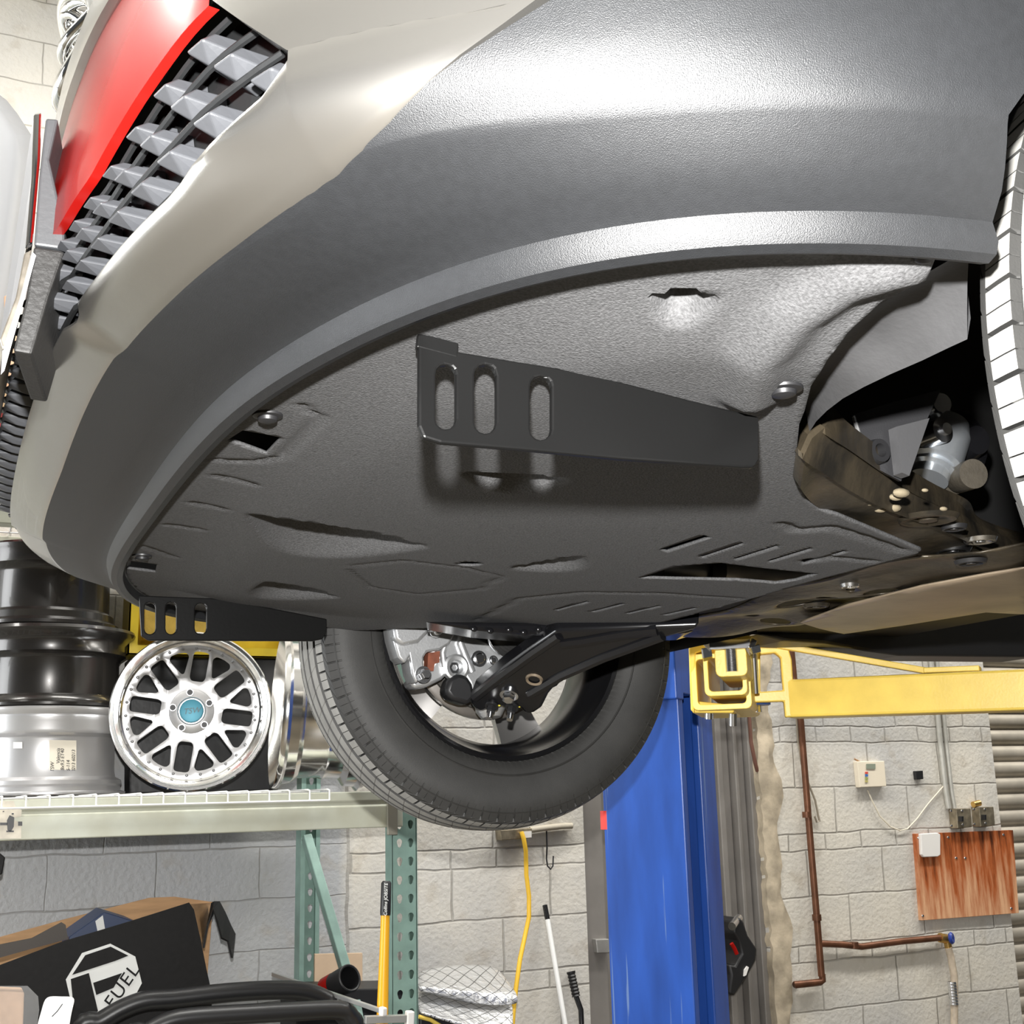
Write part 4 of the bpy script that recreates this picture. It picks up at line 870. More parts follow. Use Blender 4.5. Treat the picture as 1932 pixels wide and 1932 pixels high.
# ================================================================== pallet rack on the left
M_green = mat('rack_green', (.24, .37, .32), .45, .1, noise=.2, nscale=20, bump=.05)
M_beam = mat('rack_beam', (.50, .52, .44), .45, .1, noise=.25, nscale=9, bump=.05, col2=(.42, .42, .33))
M_white = mat('white_wire', (.82, .82, .80), .4)
RY = 3.5; RB = 4.2
pL = at_Y(740, 1750, RY); pR = at_Y(788, 1750, RY); PX0, PX1 = pL.x, pR.x
rack = thing('pallet_rack', (PX0-.9, (RY+RB)/2, 0), 'pale green steel pallet rack with teardrop holed uprights and grey green beams', 'rack')
ZTOP = 2.65
def upright(x0, x1, y, name, flip=1):
    hp = .052; w_ = x1-x0; holes = []
    zc = at_Y(763, 1560, y).z % hp
    for c in (.30, .74):
        k = 0
        while zc+k*hp < ZTOP-.05:
            z = zc+k*hp+.01; cx = x0+w_*c
            if .35 < z < 1.55: holes.append([(cx+.0085*math.cos(a), z+.009*math.sin(a)) for a in np.linspace(-.3, PI+.3, 9)] + [(cx-.0045, z-.014), (cx, z-.017), (cx+.0045, z-.014)])
            k += 1
    outl = [(x0, 0), (x1, 0), (x1, ZTOP), (x0, ZTOP)]
    vs, fs = cdt_plate(outl, holes, lambda a, b: 0, .4)
    m = MB(); m.add([V((v.x, y, v.y)) for v in vs], fs)
    d = .06*flip
    m.grid([[V((x0+.002, y, 0)), V((x0+.002, y, ZTOP))], [V((x0+.002, y+d, 0)), V((x0+.002, y+d, ZTOP))]]); m.grid([[V((x1-.002, y, 0)), V((x1-.002, y, ZTOP))], [V((x1-.002, y+d, 0)), V((x1-.002, y+d, ZTOP))]])
    m.grid([[V((x0+.002, y+d, 0)), V((x0+.002, y+d, ZTOP))], [V((x0+.016, y+d, 0)), V((x0+.016, y+d, ZTOP))]]); m.grid([[V((x1-.002, y+d, 0)), V((x1-.002, y+d, ZTOP))], [V((x1-.016, y+d, 0)), V((x1-.016, y+d, ZTOP))]])
    o = m.build(name, M_green, rack, smooth=False); s = o.modifiers.new('s', 'SOLIDIFY'); s.thickness = .002; return o
upright(PX0, PX1, RY, 'upright')
q0, q1 = at_Y(556, 1750, RB), at_Y(594, 1750, RB); upright(q0.x, q1.x, RB, 'upright', -1)
for k, (a, b) in enumerate((((578, 1578), (668, 1885)),)):
    m = MB(); p0 = at_Y(*a, RB-.08); p1 = at_Y(*b, RB-.34); m.beam(p0, p1, .034, .03, (1, 0, 0)); m.build('brace', M_green, rack, smooth=False, bevel=.003)
m = MB(); m.beam(p1, V((p1.x, RY+.06, .35)), .034, .03, (1, 0, 0)); m.build('brace', M_green, rack, smooth=False, bevel=.003)
zb1 = at_Y(350, 1501, RY-.02).z; zb0 = at_Y(350, 1574, RY-.02).z
def beam(y, z0, z1, name):
    m = MB(); x0 = -1.6; x1 = PX0+.02
    sec = [(0, z0), (0, z0+(z1-z0)*.60), (.004, z0+(z1-z0)*.64), (.004, z0+(z1-z0)*.70), (0, z0+(z1-z0)*.74), (0, z1), (.05, z1), (.05, z0)]
    n = len(sec); m.add([V((x, y+(a if y < 4 else -a), z)) for x in (x0, x1) for a, z in sec], [(i, (i+1) % n, n+(i+1) % n, n+i) for i in range(n)]+[tuple(range(n)), tuple(range(n, 2*n))])
    return m.build(name, M_beam, rack, smooth=False, bevel=.003)
bf = beam(RY-.04, zb0, zb1, 'beam'); beam(RB+.04, zb0, zb1, 'beam')
m = MB(); a = at_Y(731, 1572, RY-.05); m.box2((a.x, RY-.052, zb0-.022), (a.x+(PX1-PX0)*.40, RY-.041, zb0+.075)); m.build('beam_connector', mat('connector', (.22, .21, .17), .5, .3), rack, smooth=False, bevel=.002)
zu = at_Y(10, 912, RY-.02).z
beam(RY-.04, zu-.115, zu, 'beam'); beam(RB+.04, zu-.115, zu, 'beam')
zl = .52
beam(RY-.04, zl-.115, zl, 'beam'); beam(RB+.04, zl-.115, zl, 'beam')
M_st = mat('sticker_paper', (.80, .74, .62), .6, noise=.3, nscale=30)
m = MB(); m.prism([at_Y(x, y, RY-.0415) for x, y in ((-60, 1512), (26, 1511), (30, 1524), (41, 1528), (40, 1540), (24, 1544), (40, 1556), (40, 1582), (-60, 1583))], (0, -.001, 0)); stk = m.build('sticker', M_st, rack, smooth=False)
m = MB(); m.prism([at_Y(x, y, RY-.043) for x, y in ((13, 1548), (18, 1538), (27, 1542), (26, 1560), (20, 1570), (14, 1566))], (0, -.0006, 0)); m.build('printed_mark', M_black, stk, smooth=False)
for x, y, w_, h in ((0, 1552, 14, 5), (12, 1567, 14, 3), (5, 1530, 3, 2), (34, 1550, 8, 8), (22, 1534, 4, 3)):
    m = MB(); m.prism([at_Y(x+a, y+b, RY-.043) for a, b in ((0, 0), (w_, 0), (w_, h), (0, h))], (0, -.0006, 0)); m.build('printed_mark', M_black, stk, smooth=False)
# wire decks
def deck(z, label, pxs, group=None, ylip=1518):
    d = thing('wire_deck', (PX0-.8, 3.85, z), label, 'wire deck'); m = MB()
    xs = pxs; zl_ = z-.022
    for x in xs: m.tube([V((x, RY-.048, zl_)), V((x, RY-.048, z+.006)), V((x, RY-.03, z+.008)), V((x, RB+.03, z+.008))], .0026, 6)
    m.build('wire', M_white, d)
    m = MB(); m.tube([V((xs[0], RY-.05, zl_)), V((xs[-1], RY-.05, zl_))], .003, 6); m.build('lip_wire', M_white, d)
    for k in range(6): m = MB(); y = RY+.05+.12*k; m.tube([V((xs[0], y, z+.0035)), V((xs[-1], y, z+.0035))], .0026, 6); m.build('cross_wire', M_white, d)
    return d
xe = at_Y(622, 1510, RY-.05).x; dxw = (xe-at_Y(4, 1510, RY-.05).x)/15
xs_ = [xe-dxw*k for k in range(24)][::-1]
deck(zb1, 'white wire deck under the wheel rims on the rack', xs_)
deck(zu, 'white wire deck of the upper rack shelf at the left edge', xs_)
deck(zl, 'white wire deck of the low rack shelf under the black step bars', xs_)
ZS = zb1+.0115
# ------------------------------------------------------------------ wheel rims on the shelf
M_silv = mat('rim_silver', (.54, .535, .54), .33, .65)
M_blk = mat('rim_gloss_black', (.020, .018, .016), .26, .35, coat=.25)
M_pol = mat('polished', (.84, .83, .81), .15, 1)
sc_ = at_D(80, 1500, 3.78)
def rim_barrel(name, z0, H, prof, mt, cx, cy, label):
    t = thing(name, (cx, cy, z0), label, 'wheel rim')
    m = MB(); m.lathe([(r, z*H) for r, z in prof], (cx, cy, z0), (0, 0, 1), 72); b = m.build('barrel', mt, t, ang=35)
    m = MB(); m.lathe([(0, H*.82), (.07, H*.84), (.07, H*.90), (0, H*.92)], (cx, cy, z0), (0, 0, 1), 32)
    for k in range(5):
        a = k*2*PI/5; d = V((math.cos(a), math.sin(a), 0)); m.beam(V((cx, cy, z0+H*.87))+d*.05, V((cx, cy, z0+H*.90))+d*.215, .05, .025)
    m.build('spokes', mt, t, smooth=False, bevel=.004); return t
H1 = at_Y(84, 1330, sc_.y-.23).z-at_Y(84, 1500, sc_.y-.23).z
p_s = [(.222, .02), (.236, 0), (.244, .015), (.244, .035), (.230, .05), (.228, .10), (.232, .125), (.230, .17), (.212, .21), (.207, .30), (.206, .64), (.208, .66), (.226, .70), (.230, .74), (.229, .84), (.234, .88), (.233, .91), (.240, .95), (.242, .985), (.236, 1), (.222, .98), (.20, .9), (.198, .25), (.222, .02)]
r1 = rim_barrel('wheel_rim', ZS, H1, p_s, M_silv, sc_.x, sc_.y, 'silver wheel rim with a handwritten note, lowest of the stack on the shelf')
H2 = at_Y(84, 1172, sc_.y-.23).z-at_Y(84, 1328, sc_.y-.23).z
p_b = [(.222, .02), (.232, 0), (.238, .02), (.238, .05), (.226, .08), (.222, .12), (.210, .16), (.208, .60), (.214, .64), (.228, .68), (.228, .80), (.236, .86), (.250, .90), (.256, .95), (.252, .99), (.24, 1), (.222, .96), (.20, .9), (.198, .2), (.222, .02)]
rim_barrel('wheel_rim', ZS+H1, H2, p_b, M_blk, sc_.x, sc_.y, 'gloss black wheel rim with wide top flange lying on the silver rim')
p_c = [(.20, .02), (.214, 0), (.222, .02), (.222, .06), (.206, .10), (.204, .18), (.19, .22), (.188, .66), (.194, .70), (.212, .76), (.214, .86), (.222, .92), (.226, .97), (.218, 1), (.20, .96), (.182, .9), (.18, .2), (.20, .02)]
rim_barrel('wheel_rim', ZS+H1+H2, H2*1.05, p_c, M_blk, sc_.x-.02, sc_.y, 'black wheel rim on top of the stack, partly behind the bumper')
# the note on the silver rim: curved paper just off the barrel
def on_barrel(x, y, r):
    d = ray(x, y); a = d.x**2+d.y**2; b = -2*(d.x*sc_.x+d.y*sc_.y); c = sc_.x**2+sc_.y**2-r*r; t = (-b-math.sqrt(max(b*b-4*a*c, 0)))/(2*a); return O+d*t
m = MB(); m.grid([[on_barrel(93+51*u/8, 1396+v*65+ (u/8)*1, .2078) for u in range(9)] for v in (0, .5, 1)]); nt_ = m.build('note', mat('note_paper', (.80, .74, .62), .6), r1)
m = MB(); m.grid([[on_barrel(25+17*u/4, 1400+v*12, .2078) for u in range(5)] for v in (0, 1)]); m.build('small_label', mat('white_card', (.8, .78, .75), .5), r1)
M_ink = mat('ink', (.03, .03, .035), .6)
for k, (tx, x, y0) in enumerate((('TSW', 99, 1457), ('Valencia', 110, 1441), ('18x9.5 ET40', 118, 1458), ('5-114', 129, 1455), ('0213 60213', 139, 1457))):
    o_ = on_barrel(x, y0, .2082); ux = (on_barrel(x, y0-30, .2082)-o_); uy = (on_barrel(x-5, y0, .2082)-o_)
    text_mesh(tx, .0145, basis(o_, ux, uy), .0002, 'handwriting', M_ink, nt_, shear=.2, align='LEFT', spacing=.95)
# mesh spoke rim facing the camera
mc = at_D(361, 1357, 3.64); ax_m = V((mc.x, mc.y, 0)).normalized()
mc.z = ZS+.2365; mw = thing('wheel_rim', (mc.x, mc.y, ZS), 'silver mesh spoke wheel rim with polished lip and blue cap standing on the shelf', 'wheel rim')
R_ = .2355
m = MB(); m.lathe([(R_-.012, .20), (R_-.02, .12), (R_-.018, .05), (R_-.004, .04), (R_, .02), (R_, .004), (R_-.004, -.002), (R_-.012, -.001), (R_-.016, .004), (R_-.026, .012), (R_-.030, .030), (R_-.044, .036)], mc, ax_m, 96); m.build('polished_lip', M_pol, mw, ang=30)
RX = ax_m.cross(V((0, 0, 1))).normalized(); UZ = V((0, 0, 1))
def face(x, y, d): return mc + RX*x + UZ*y + ax_m*d
def polar(r, a): return (r*math.cos(a), r*math.sin(a))
holes = []
Rf = .1975
def rnd(poly_, r=.006):                              # rounded corners
    out = []; n = len(poly_)
    for i in range(n):
        p = V(poly_[i]); a = (V(poly_[i-1])-p); b = (V(poly_[(i+1) % n])-p); la = min(r, a.length*.45); lb = min(r, b.length*.45)
        A = p+a.normalized()*la; B = p+b.normalized()*lb
        for t in (0, .33, .66, 1): q = (A*(1-t)+p*t)*(1-t)+(p*(1-t)+B*t)*t; out.append((q.x, q.y))
    return out
for k in range(8):
    a = math.radians(82-45*k); u = V((math.cos(a), math.sin(a))); n = V((-u.y, u.x)); hw = .0235
    P = lambda r, s: tuple(u*r+n*s)
    holes.append(rnd([P(.090, -hw*.72), P(.090, hw*.72), P(.101, hw), P(.176, hw*1.0), P(.181, hw*.6), P(.181, -hw*.6), P(.176, -hw), P(.101, -hw)], .008))
    a = math.radians(82-22.5-45*k); u = V((math.cos(a), math.sin(a))); n = V((-u.y, u.x)); P = lambda r, s, u=u, n=n: tuple(u*r+n*s)
    holes.append(rnd([P(.116, .004), P(.116, -.004), P(.164, -.030), P(.177, -.024), P(.180, 0), P(.177, .024), P(.164, .030)], .007))
vs, fs = cdt_plate([polar(Rf, 2*PI*k/64) for k in range(64)], holes, lambda x, y: 0, .018)
m = MB(); m.add([face(v.x, v.y, .036+.018*math.sin(min(1, math.hypot(v.x, v.y)/Rf)*PI)*.6) for v in vs], fs)
fc = m.build('mesh_face', M_silv, mw, ang=50); d = fc.modifiers.new('s', 'SOLIDIFY'); d.thickness = .014; d.offset = -1 if False else 0; bv = fc.modifiers.new('b', 'BEVEL'); bv.width = .003; bv.segments = 2; bv.limit_method = 'ANGLE'
m = MB(); m.lathe([(.066, .034), (.064, .026), (.055, .022), (.042, .020), (.038, .024), (.033, .024)], mc, ax_m, 40); m.build('hub_ring', M_silv, fc)
m = MB(); m.lathe([(.035, .022), (.033, .017), (.030, .0165), (0, .016)], mc, ax_m, 40); cap = m.build('centre_cap', mat('cap_blue', (.03, .17, .23), .4, .3), fc)
text_mesh('TSW', .024, basis(face(0, 0, .0155), RX+UZ*.12, UZ), .0004, 'cap_lettering', mat('cap_ink', (.02, .05, .06), .4), cap, shear=.3)
for k in range(5):
    a = math.radians(97+72*k); x, y = polar(.056, a); m = MB(); m.lathe([(.0105, .025), (.0105, .020), (.008, .020), (.0075, .03), (0, .031)], face(x, y, 0), ax_m, 18); m.cur = 0; m.build('lug_hole', M_silv, fc)
    m = MB(); m.lathe([(.0085, .0195), (.0078, .0185), (0, .0185)], face(x, y, 0), ax_m, 14); m.build('lug_shade', M_black, fc)  # black disc stands for the shade inside the lug hole
for k in range(30):
    x, y = polar(.1885, 2*PI*(k+.3)/30); m = MB(); m.lathe([(.0048, .028), (.0046, .023), (.002, .0215), (0, .0215)], face(x, y, 0), ax_m, 10); m.build('rivet', mat('rivet_steel', (.32, .32, .33), .3, .9), fc)
# polished rim seen from its side
ps_ = at_D(524, 1357, 3.66); axp_ = (RT*V((1, 1, 0))).normalized()
axp_ = (V((RT.x, RT.y, 0))*.96+V((FW.x, FW.y, 0))*.28+V((0, 0, -.05))).normalized()
pr_t = thing('wheel_rim', (ps_.x+.1, ps_.y, ZS), 'mirror polished wheel rim standing edge on between mesh rim and car tyre', 'wheel rim')
ps_.z = ZS+.231
m = MB(); m.lathe([(.19, .03), (.215, .01), (.226, -.004), (.229, .002), (.229, .012), (.214, .022), (.211, .05), (.196, .065), (.193, .13), (.197, .14), (.193, .15), (.193, .19), (.214, .205), (.216, .235), (.228, .245), (.226, .256), (.2, .25), (.185, .19), (.185, .06), (.19, .03)], ps_, axp_, 72); m.build('barrel', M_pol, pr_t, ang=35)
m = MB(); m.lathe([(.19, .07), (.12, .05), (.05, .06), (0, .06)], ps_, axp_, 40); m.build('dish', M_pol, pr_t)
# yellow box on top of a dark wrapped box behind the mesh rim
M_dark = mat('dark_wrap', (.012, .012, .013), .35, noise=.3, nscale=30, bump=.6, bscale=18)
def pbox(px, Y, depth, name, mt, bevel=.003, z0=None):
    pts = [at_Y(x, y, Y) for x, y in px]
    if z0 is not None:
        for p in pts[-2:]: p.z = z0
    m = MB(); m.prism(pts, (0, depth, 0)); return m.build(name, mt, None, smooth=False, bevel=bevel)
db = pbox(((244, 1242), (525, 1242), (525, 1496), (244, 1496)), 4.10, .12, 'wrapped_box', M_dark, .006, ZS); tag(db, 'black wrapped box behind the mesh spoke rim', 'box')
zyb = max((v.co.z for v in db.data.vertices))
yb = thing('yellow_carton', at_Y(390, 1240, 3.98), 'yellow carton behind the far black bracket, above the mesh rim', 'carton')
M_ybox = mat('yellow_carton', (.58, .42, .02), .4, noise=.25, nscale=12, bump=.25, bscale=25)
zz1 = at_Y(390, 1120, 4.08).z
A1, A2 = at_Y(243, 1180, 4.08).x, at_Y(548, 1180, 4.08).x
m = MB(); m.box2((A1, 4.08, zyb), (A2, 4.24, zyb+.004)); m.box2((A1, 4.235, zyb), (A2, 4.24, zz1)); m.box2((A1, 4.08, zyb), (A1+.005, 4.24, zz1)); m.box2((A2-.005, 4.08, zyb), (A2, 4.24, zz1)); m.build('box_body', M_ybox, yb, smooth=False)
m = MB(); m.prism([V((A1, 4.08, zyb)), V((A2, 4.08, zyb)), V((A2, 4.08, zyb+.03)), V((A1+.03, 4.08, zyb+.03)), V((A1+.03, 4.08, zz1)), V((A1, 4.08, zz1))], (0, .004, 0)); m.build('front_edge', M_ybox, yb, smooth=False)
m = MB(); m.prism([at_Y(x, y, 4.10) for x, y in ((268, 1130), (300, 1128), (385, 1128), (420, 1140), (420, 1206), (268, 1206))], (0, .10, 0)); m.build('packed_foil', mat('gold_foil', (.8, .55, .12), .25, .6, noise=.3, nscale=20, bump=.8, bscale=30), yb, smooth=False, bevel=.01)
# ------------------------------------------------------------------ upper shelf at the left edge
ZU = zu+.0115
M_wood = mat('pine', (.66, .46, .26), .6, noise=.3, nscale=20)
rb_ = pbox(((-130, 776), (24, 774), (26, 866), (-130, 868)), 3.62, .42, 'red_carton', mat('faded_red', (.62, .10, .10), .55, noise=.35, nscale=9), .004, ZU); tag(rb_, 'faded red carton on the upper rack shelf at the left edge', 'carton')
zrb = max(v.co.z for v in rb_.data.vertices)
a0 = at_Y(-150, 770, 3.6).x; a1 = at_Y(36, 770, 3.6).x
m = MB(); m.box2((a0, 3.6, zrb), (a1, 4.05, zrb+.016)); tag(m.build('wooden_plank', M_wood, None, smooth=False, bevel=.002), 'pale pine plank lying over the faded red carton', 'plank')
zp = zrb+.016
cb = pbox(((-120, 640), (38, 640), (40, 760), (-120, 760)), 3.82, .2, 'cardboard_roll', M_wood, .02, zp); tag(cb, 'tan cardboard bundle on the pine plank at the left edge', 'cardboard')
m = MB(); q = at_Y(30, 700, 3.64); m.cyl(V((q.x, q.y, zp)), V((q.x-.03, q.y+.02, zp+.34)), .016, 14); tag(m.build('paper_tube', mat('peach_tube', (.80, .50, .32), .6)), 'peach paper tube standing beside the cardboard bundle', 'tube')
M_wpan = mat('white_panel', (.33, .335, .35), .25, coat=.4)
m = MB(); rows = []
for y, x0, x1 in ((175, -260, -8), (190, -260, 12), (215, -260, 32), (255, -260, 58), (300, -260, 64), (380, -260, 56), (460, -260, 46), (540, -260, 34), (600, -260, 22), (660, -260, 8), (720, -260, -12)):
    rows.append([at_Y(x0+(x1-x0)*t, y, 3.55+.22*t**3) for t in np.linspace(0, 1, 8)])
rows.append([V((p.x, p.y+.01, zp)) for p in rows[-1]])
m.grid(rows); tag(m.build('white_bumper', M_wpan, None, solid=.004), 'big white curved body panel standing on the upper shelf at the top left', 'body panel')
# ------------------------------------------------------------------ low shelf: cartons, bars, boards
ZL = zl+.0115
M_card = mat('cardboard', (.46, .27, .13), .7, noise=.25, nscale=10, aniso=(1, 1, 6))
M_bcard = mat('black_card', (.007, .0066, .0065), .55, spec=.22, noise=.3, nscale=60, bump=.2, bscale=60)
fb = thing('cardboard_box', at_Y(180, 1900, 3.75), 'tilted open black cardboard box with a white octagon logo on the low shelf', 'box')
FY = 3.75
def panel(px, Y0, name, mt, par, th=.006, Y1=None, z0=None):
    pts = [at_Y(p[0], p[1], p[2] if len(p) > 2 else Y0) for p in px]
    if z0 is not None:
        for p in pts[-2:]: p.z = z0
    m = MB(); m.prism(pts, (0, th, 0)); return m.build(name, mt, par, smooth=False)
fp_ = panel(((-30, 1832), (0, 1821), (120, 1776), (240, 1740), (357, 1703), (366, 1716), (378, 1770), (390, 1830), (398, 1866), (415, 2000), (-30, 2080)), FY, 'front_panel', M_bcard, fb, z0=ZL)
panel(((-30, 1778), (0, 1768), (120, 1735), (282, 1694), (330, 1692), (402, 1702), (392, 1830), (395, 1900), (-30, 2000)), FY+.42, 'back_panel', M_card, fb, z0=ZL+.004)
panel(((360, 1706, FY), (402, 1703, FY+.42), (392, 1760, FY+.42), (384, 1792, FY+.3), (381, 1780, FY+.1)), FY, 'end_panel', M_card, fb, .004)
m = MB(); rows = []
for (xa, ya), (xb, yb_) in (((396, 1704), (411, 1700)), ((390, 1740), (424, 1726)), ((385, 1780), (404, 1700)), ): pass
ed_ = [(400, 1704), (406, 1701), (414, 1702), (424, 1722), (434, 1745), (443, 1763), (440, 1790), (438, 1808)]
rows = [[at_Y(x, y, FY+.30) for x, y in ed_], [at_Y(x, y, FY+.12) for x, y in [(384, 1788), (392, 1745), (402, 1716), (410, 1740), (418, 1770), (430, 1776), (433, 1790), (437, 1806)]]]
m.grid(rows); m.build('torn_flap', M_bcard, fb, solid=.006, smooth=False)
panel(((-25, 1790), (0, 1782), (60, 1770), (116, 1740), (124, 1745), (128, 1772), (60, 1790), (-25, 1814)), FY+.03, 'top_flap', mat('dark_card', (.06, .05, .042), .6), fb)
M_lw = mat('logo_white', (.74, .75, .73), .45)
def c8(x, y): return (x/3.22, 1532+y/3.22)
def onf(pts, Y): return [at_Y(*c8(x, y), Y) for x, y in pts]
def decal(pts, Y, name, mt, par): m = MB(); m.prism(onf(pts, Y), (0, .0006, 0)); return m.build(name, mt, par, smooth=False)
lg = decal(((498, 857), (670, 800), (822, 878), (862, 1040), (822, 1115), (700, 1250), (560, 1245), (435, 1170), (400, 1018)), FY-.001, 'logo', M_lw, fp_)
for pts in (((518, 870), (672, 818), (780, 873), (700, 905), (438, 990)), ((430, 1015), (540, 978), (596, 1210), (545, 1236), (446, 1180)), ((566, 1038), (742, 978), (690, 1068), (585, 1112))):
    decal(pts, FY-.0022, 'logo_cutout', M_bcard, lg)
o_ = at_Y(*c8(742, 1062), FY-.003); ux = at_Y(*c8(824, 945), FY-.003)-at_Y(*c8(660, 1185), FY-.003); uy = at_Y(*c8(700, 1030), FY-.003)-o_
text_mesh('FUEL', .052, basis(o_, ux, uy), .0003, 'lettering', M_bcard, lg, shear=.1, spacing=1.12)
bb_ = pbox(((130, 1768), (197, 1721), (250, 1737), (300, 1760), (300, 1840), (130, 1850)), FY+.15, .2, 'blue_box', mat('navy_box', (.012, .03, .09), .4), .002, ZL+.01); tag(bb_, 'dark blue box inside the open black cardboard box', 'box')
m = MB(); m.prism([at_Y(x, y, FY+.148) for x, y in ((180, 1738), (194, 1727), (198, 1752), (184, 1757))], (0, .002, 0)); o = m.build('white_stripe', M_lw, None, smooth=False); o.parent = bb_
bx_ = pbox(((-80, 1612), (2, 1611), (10, 1618), (4, 1650), (-80, 1660)), 3.8, .15, 'black_carton', M_bcard, .003, None); 
bx_zmin = min(v.co.z for v in bx_.data.vertices)
m = MB(); m.box2((at_Y(-150, 1650, 3.75).x, 3.78, ZL), (at_Y(-46, 1650, 3.75).x, 4.0, bx_zmin)); tag(m.build('carton', M_card, None, smooth=False, bevel=.004), 'tan carton behind the black box at the left edge', 'carton'); tag(bx_, 'small black carton at the left edge under the beam', 'carton')
# two black step bars at the front of the low shelf
M_bar = mat('bar_black', (.018, .018, .019), .32, bump=.12, bscale=900)
def bar(px, Y, r, label, ends):
    t = thing('step_bar', at_Y(400, 1900, Y), label, 'bar', None); pts = []
    raw = [at_Y(x, y, Y) for x, y in px]; raw = [V((ends[0].x, ends[0].y, ends[0].z))]+raw+[V(ends[1])]
    for k in range(len(raw)-1):                       # smooth the bends
        p0, p1, p2, p3 = raw[max(k-1, 0)], raw[k], raw[k+1], raw[min(k+2, len(raw)-1)]
        for s in np.linspace(0, 1, 7)[:-1]: pts.append(.5*((2*p1)+(p2-p0)*s+(2*p0-5*p1+4*p2-p3)*s*s+(3*p1-p0-3*p2+p3)*s**3))
    pts.append(raw[-1]); m = MB(); m.tube(pts, r, 18); m.build('tube', M_bar, t)
    for p in (raw[0], raw[-1]): m = MB(); m.cyl(p, p+V((0, 0, .02)), r*1.25, 18); m.build('foot', M_black, t)
    return t
def zat(p, z): return V((p.x, p.y, z))
bar([(145, 1952), (190, 1927), (232, 1903), (275, 1888), (330, 1884), (430, 1873), (520, 1868), (580, 1872), (625, 1893), (655, 1925), (668, 1965)], 3.63, .026, 'long black step bar nearer the octagon box', (zat(at_Y(110, 1975, 3.62), ZL), zat(at_Y(672, 2000, 3.63), ZL)))
bar([(240, 1968), (278, 1948), (318, 1928), (360, 1920), (450, 1914), (560, 1908), (640, 1906), (662, 1920), (672, 1950)], 3.55, .026, 'black step bar lying in front of the longer bar', (zat(at_Y(200, 2000, 3.55), ZL), zat(at_Y(676, 1990, 3.56), ZL)))
M_strip = mat('alu_strip', (.62, .62, .60), .3, .7)
def strip(p0, p1, w_, h, label):
    t = thing('aluminium_strip', (p0+p1)/2, label, 'strip'); m = MB(); m.beam(p0, p1, w_, h); m.build('bar', M_strip, t, smooth=False, bevel=.002)
    d = (p1-p0).normalized(); m = MB(); m.beam(p1-d*.01, p1+d*.012, w_*1.3, h*1.9); m.build('end_cap', mat('white_card', (.8, .78, .75), .5), t, smooth=False, bevel=.004); return t
strip(at_Y(515, 1838, 3.95), at_Y(722, 1908, 3.395), .012, .012, 'thin pale aluminium strip sloping down past the black bars')
s2 = strip(at_Y(688, 1924, 3.40), at_Y(772, 1921, 3.395), .02, .02, 'short aluminium strip end at the foot of the front upright')
m = MB(); m.cyl(at_Y(684, 1935, 3.52), at_Y(684, 1935, 3.52)-V((0, 0, .3)), .02, 8)
tb = pbox(((594, 1800), (684, 1798), (684, 1880), (594, 1882)), 4.10, .012, 'plywood_offcut', mat('pale_ply', (.72, .53, .36), .6, noise=.15, nscale=10), .001, .0); tag(tb, 'pale plywood offcut standing behind the diagonal brace', 'board')
cu = thing('cup', at_Y(655, 1850, 3.9), 'black cup with a red base lying behind the diagonal brace', 'cup')
cc = at_Y(660, 1845, 3.80); axc = (V((-.35, .9, -.35))).normalized()
m = MB(); m.lathe([(.034, .0), (.038, -.002), (.041, .0), (.040, .02), (.036, .09), (0, .09), (0, .085), (.032, .085), (.034, .0)], cc, axc, 28); m.build('body', M_black, cu)
m = MB(); m.lathe([(.0365, .07), (.0375, .075), (.036, .12), (0, .12)], cc, axc, 24); m.build('base', M_red, cu)
bn = pbox(((560, 1868), (786, 1864), (786, 1960), (560, 1960)), 3.84, .2, 'storage_tray', M_black, .004, ZL); tag(bn, 'low black tray under the cup behind the front upright', 'tray')
# sledge hammer leaning on the upright
hm = thing('hammer', V((at_Y(722, 1900, 3.44).x, 3.44, 0)), 'long handled hammer with yellow handle and black grip leaning by the upright', 'hammer')
h0 = at_Y(729, 1662, 3.46); h1 = at_Y(727, 1727, 3.455); h2 = at_Y(721, 1932, 3.44); hd = (h2-h1).normalized(); hf = h2 + hd*((h2.z-.09)/-hd.z)
m = MB(); m.tube([h0, h0+(h1-h0)*.06, h0+(h1-h0)*.9, h1], .0145, 16, rs=[.010, .0145, .0150, .0145]); gp = m.build('grip', M_black, hm)
m = MB(); m.tube([h1, h1+(hf-h1)*.1, h2, hf], .0135, 14, rs=[.0125, .0135, .0165, .0165]); m.build('handle', mat('handle_yellow', (.85, .42, .015), .35), hm)
m = MB(); m.beam(V((hf.x-.08, hf.y, .045)), V((hf.x+.08, hf.y, .045)), .08, .09); m.build('head', M_gloss, hm, smooth=False, bevel=.01)
pt = at_Y(728, 1697, 3.438); text_mesh('Collins JOBSITE', .0135, basis(pt, (h0-h1), RT*-1), .0004, 'grip_lettering', M_lw, gp, shear=.15)
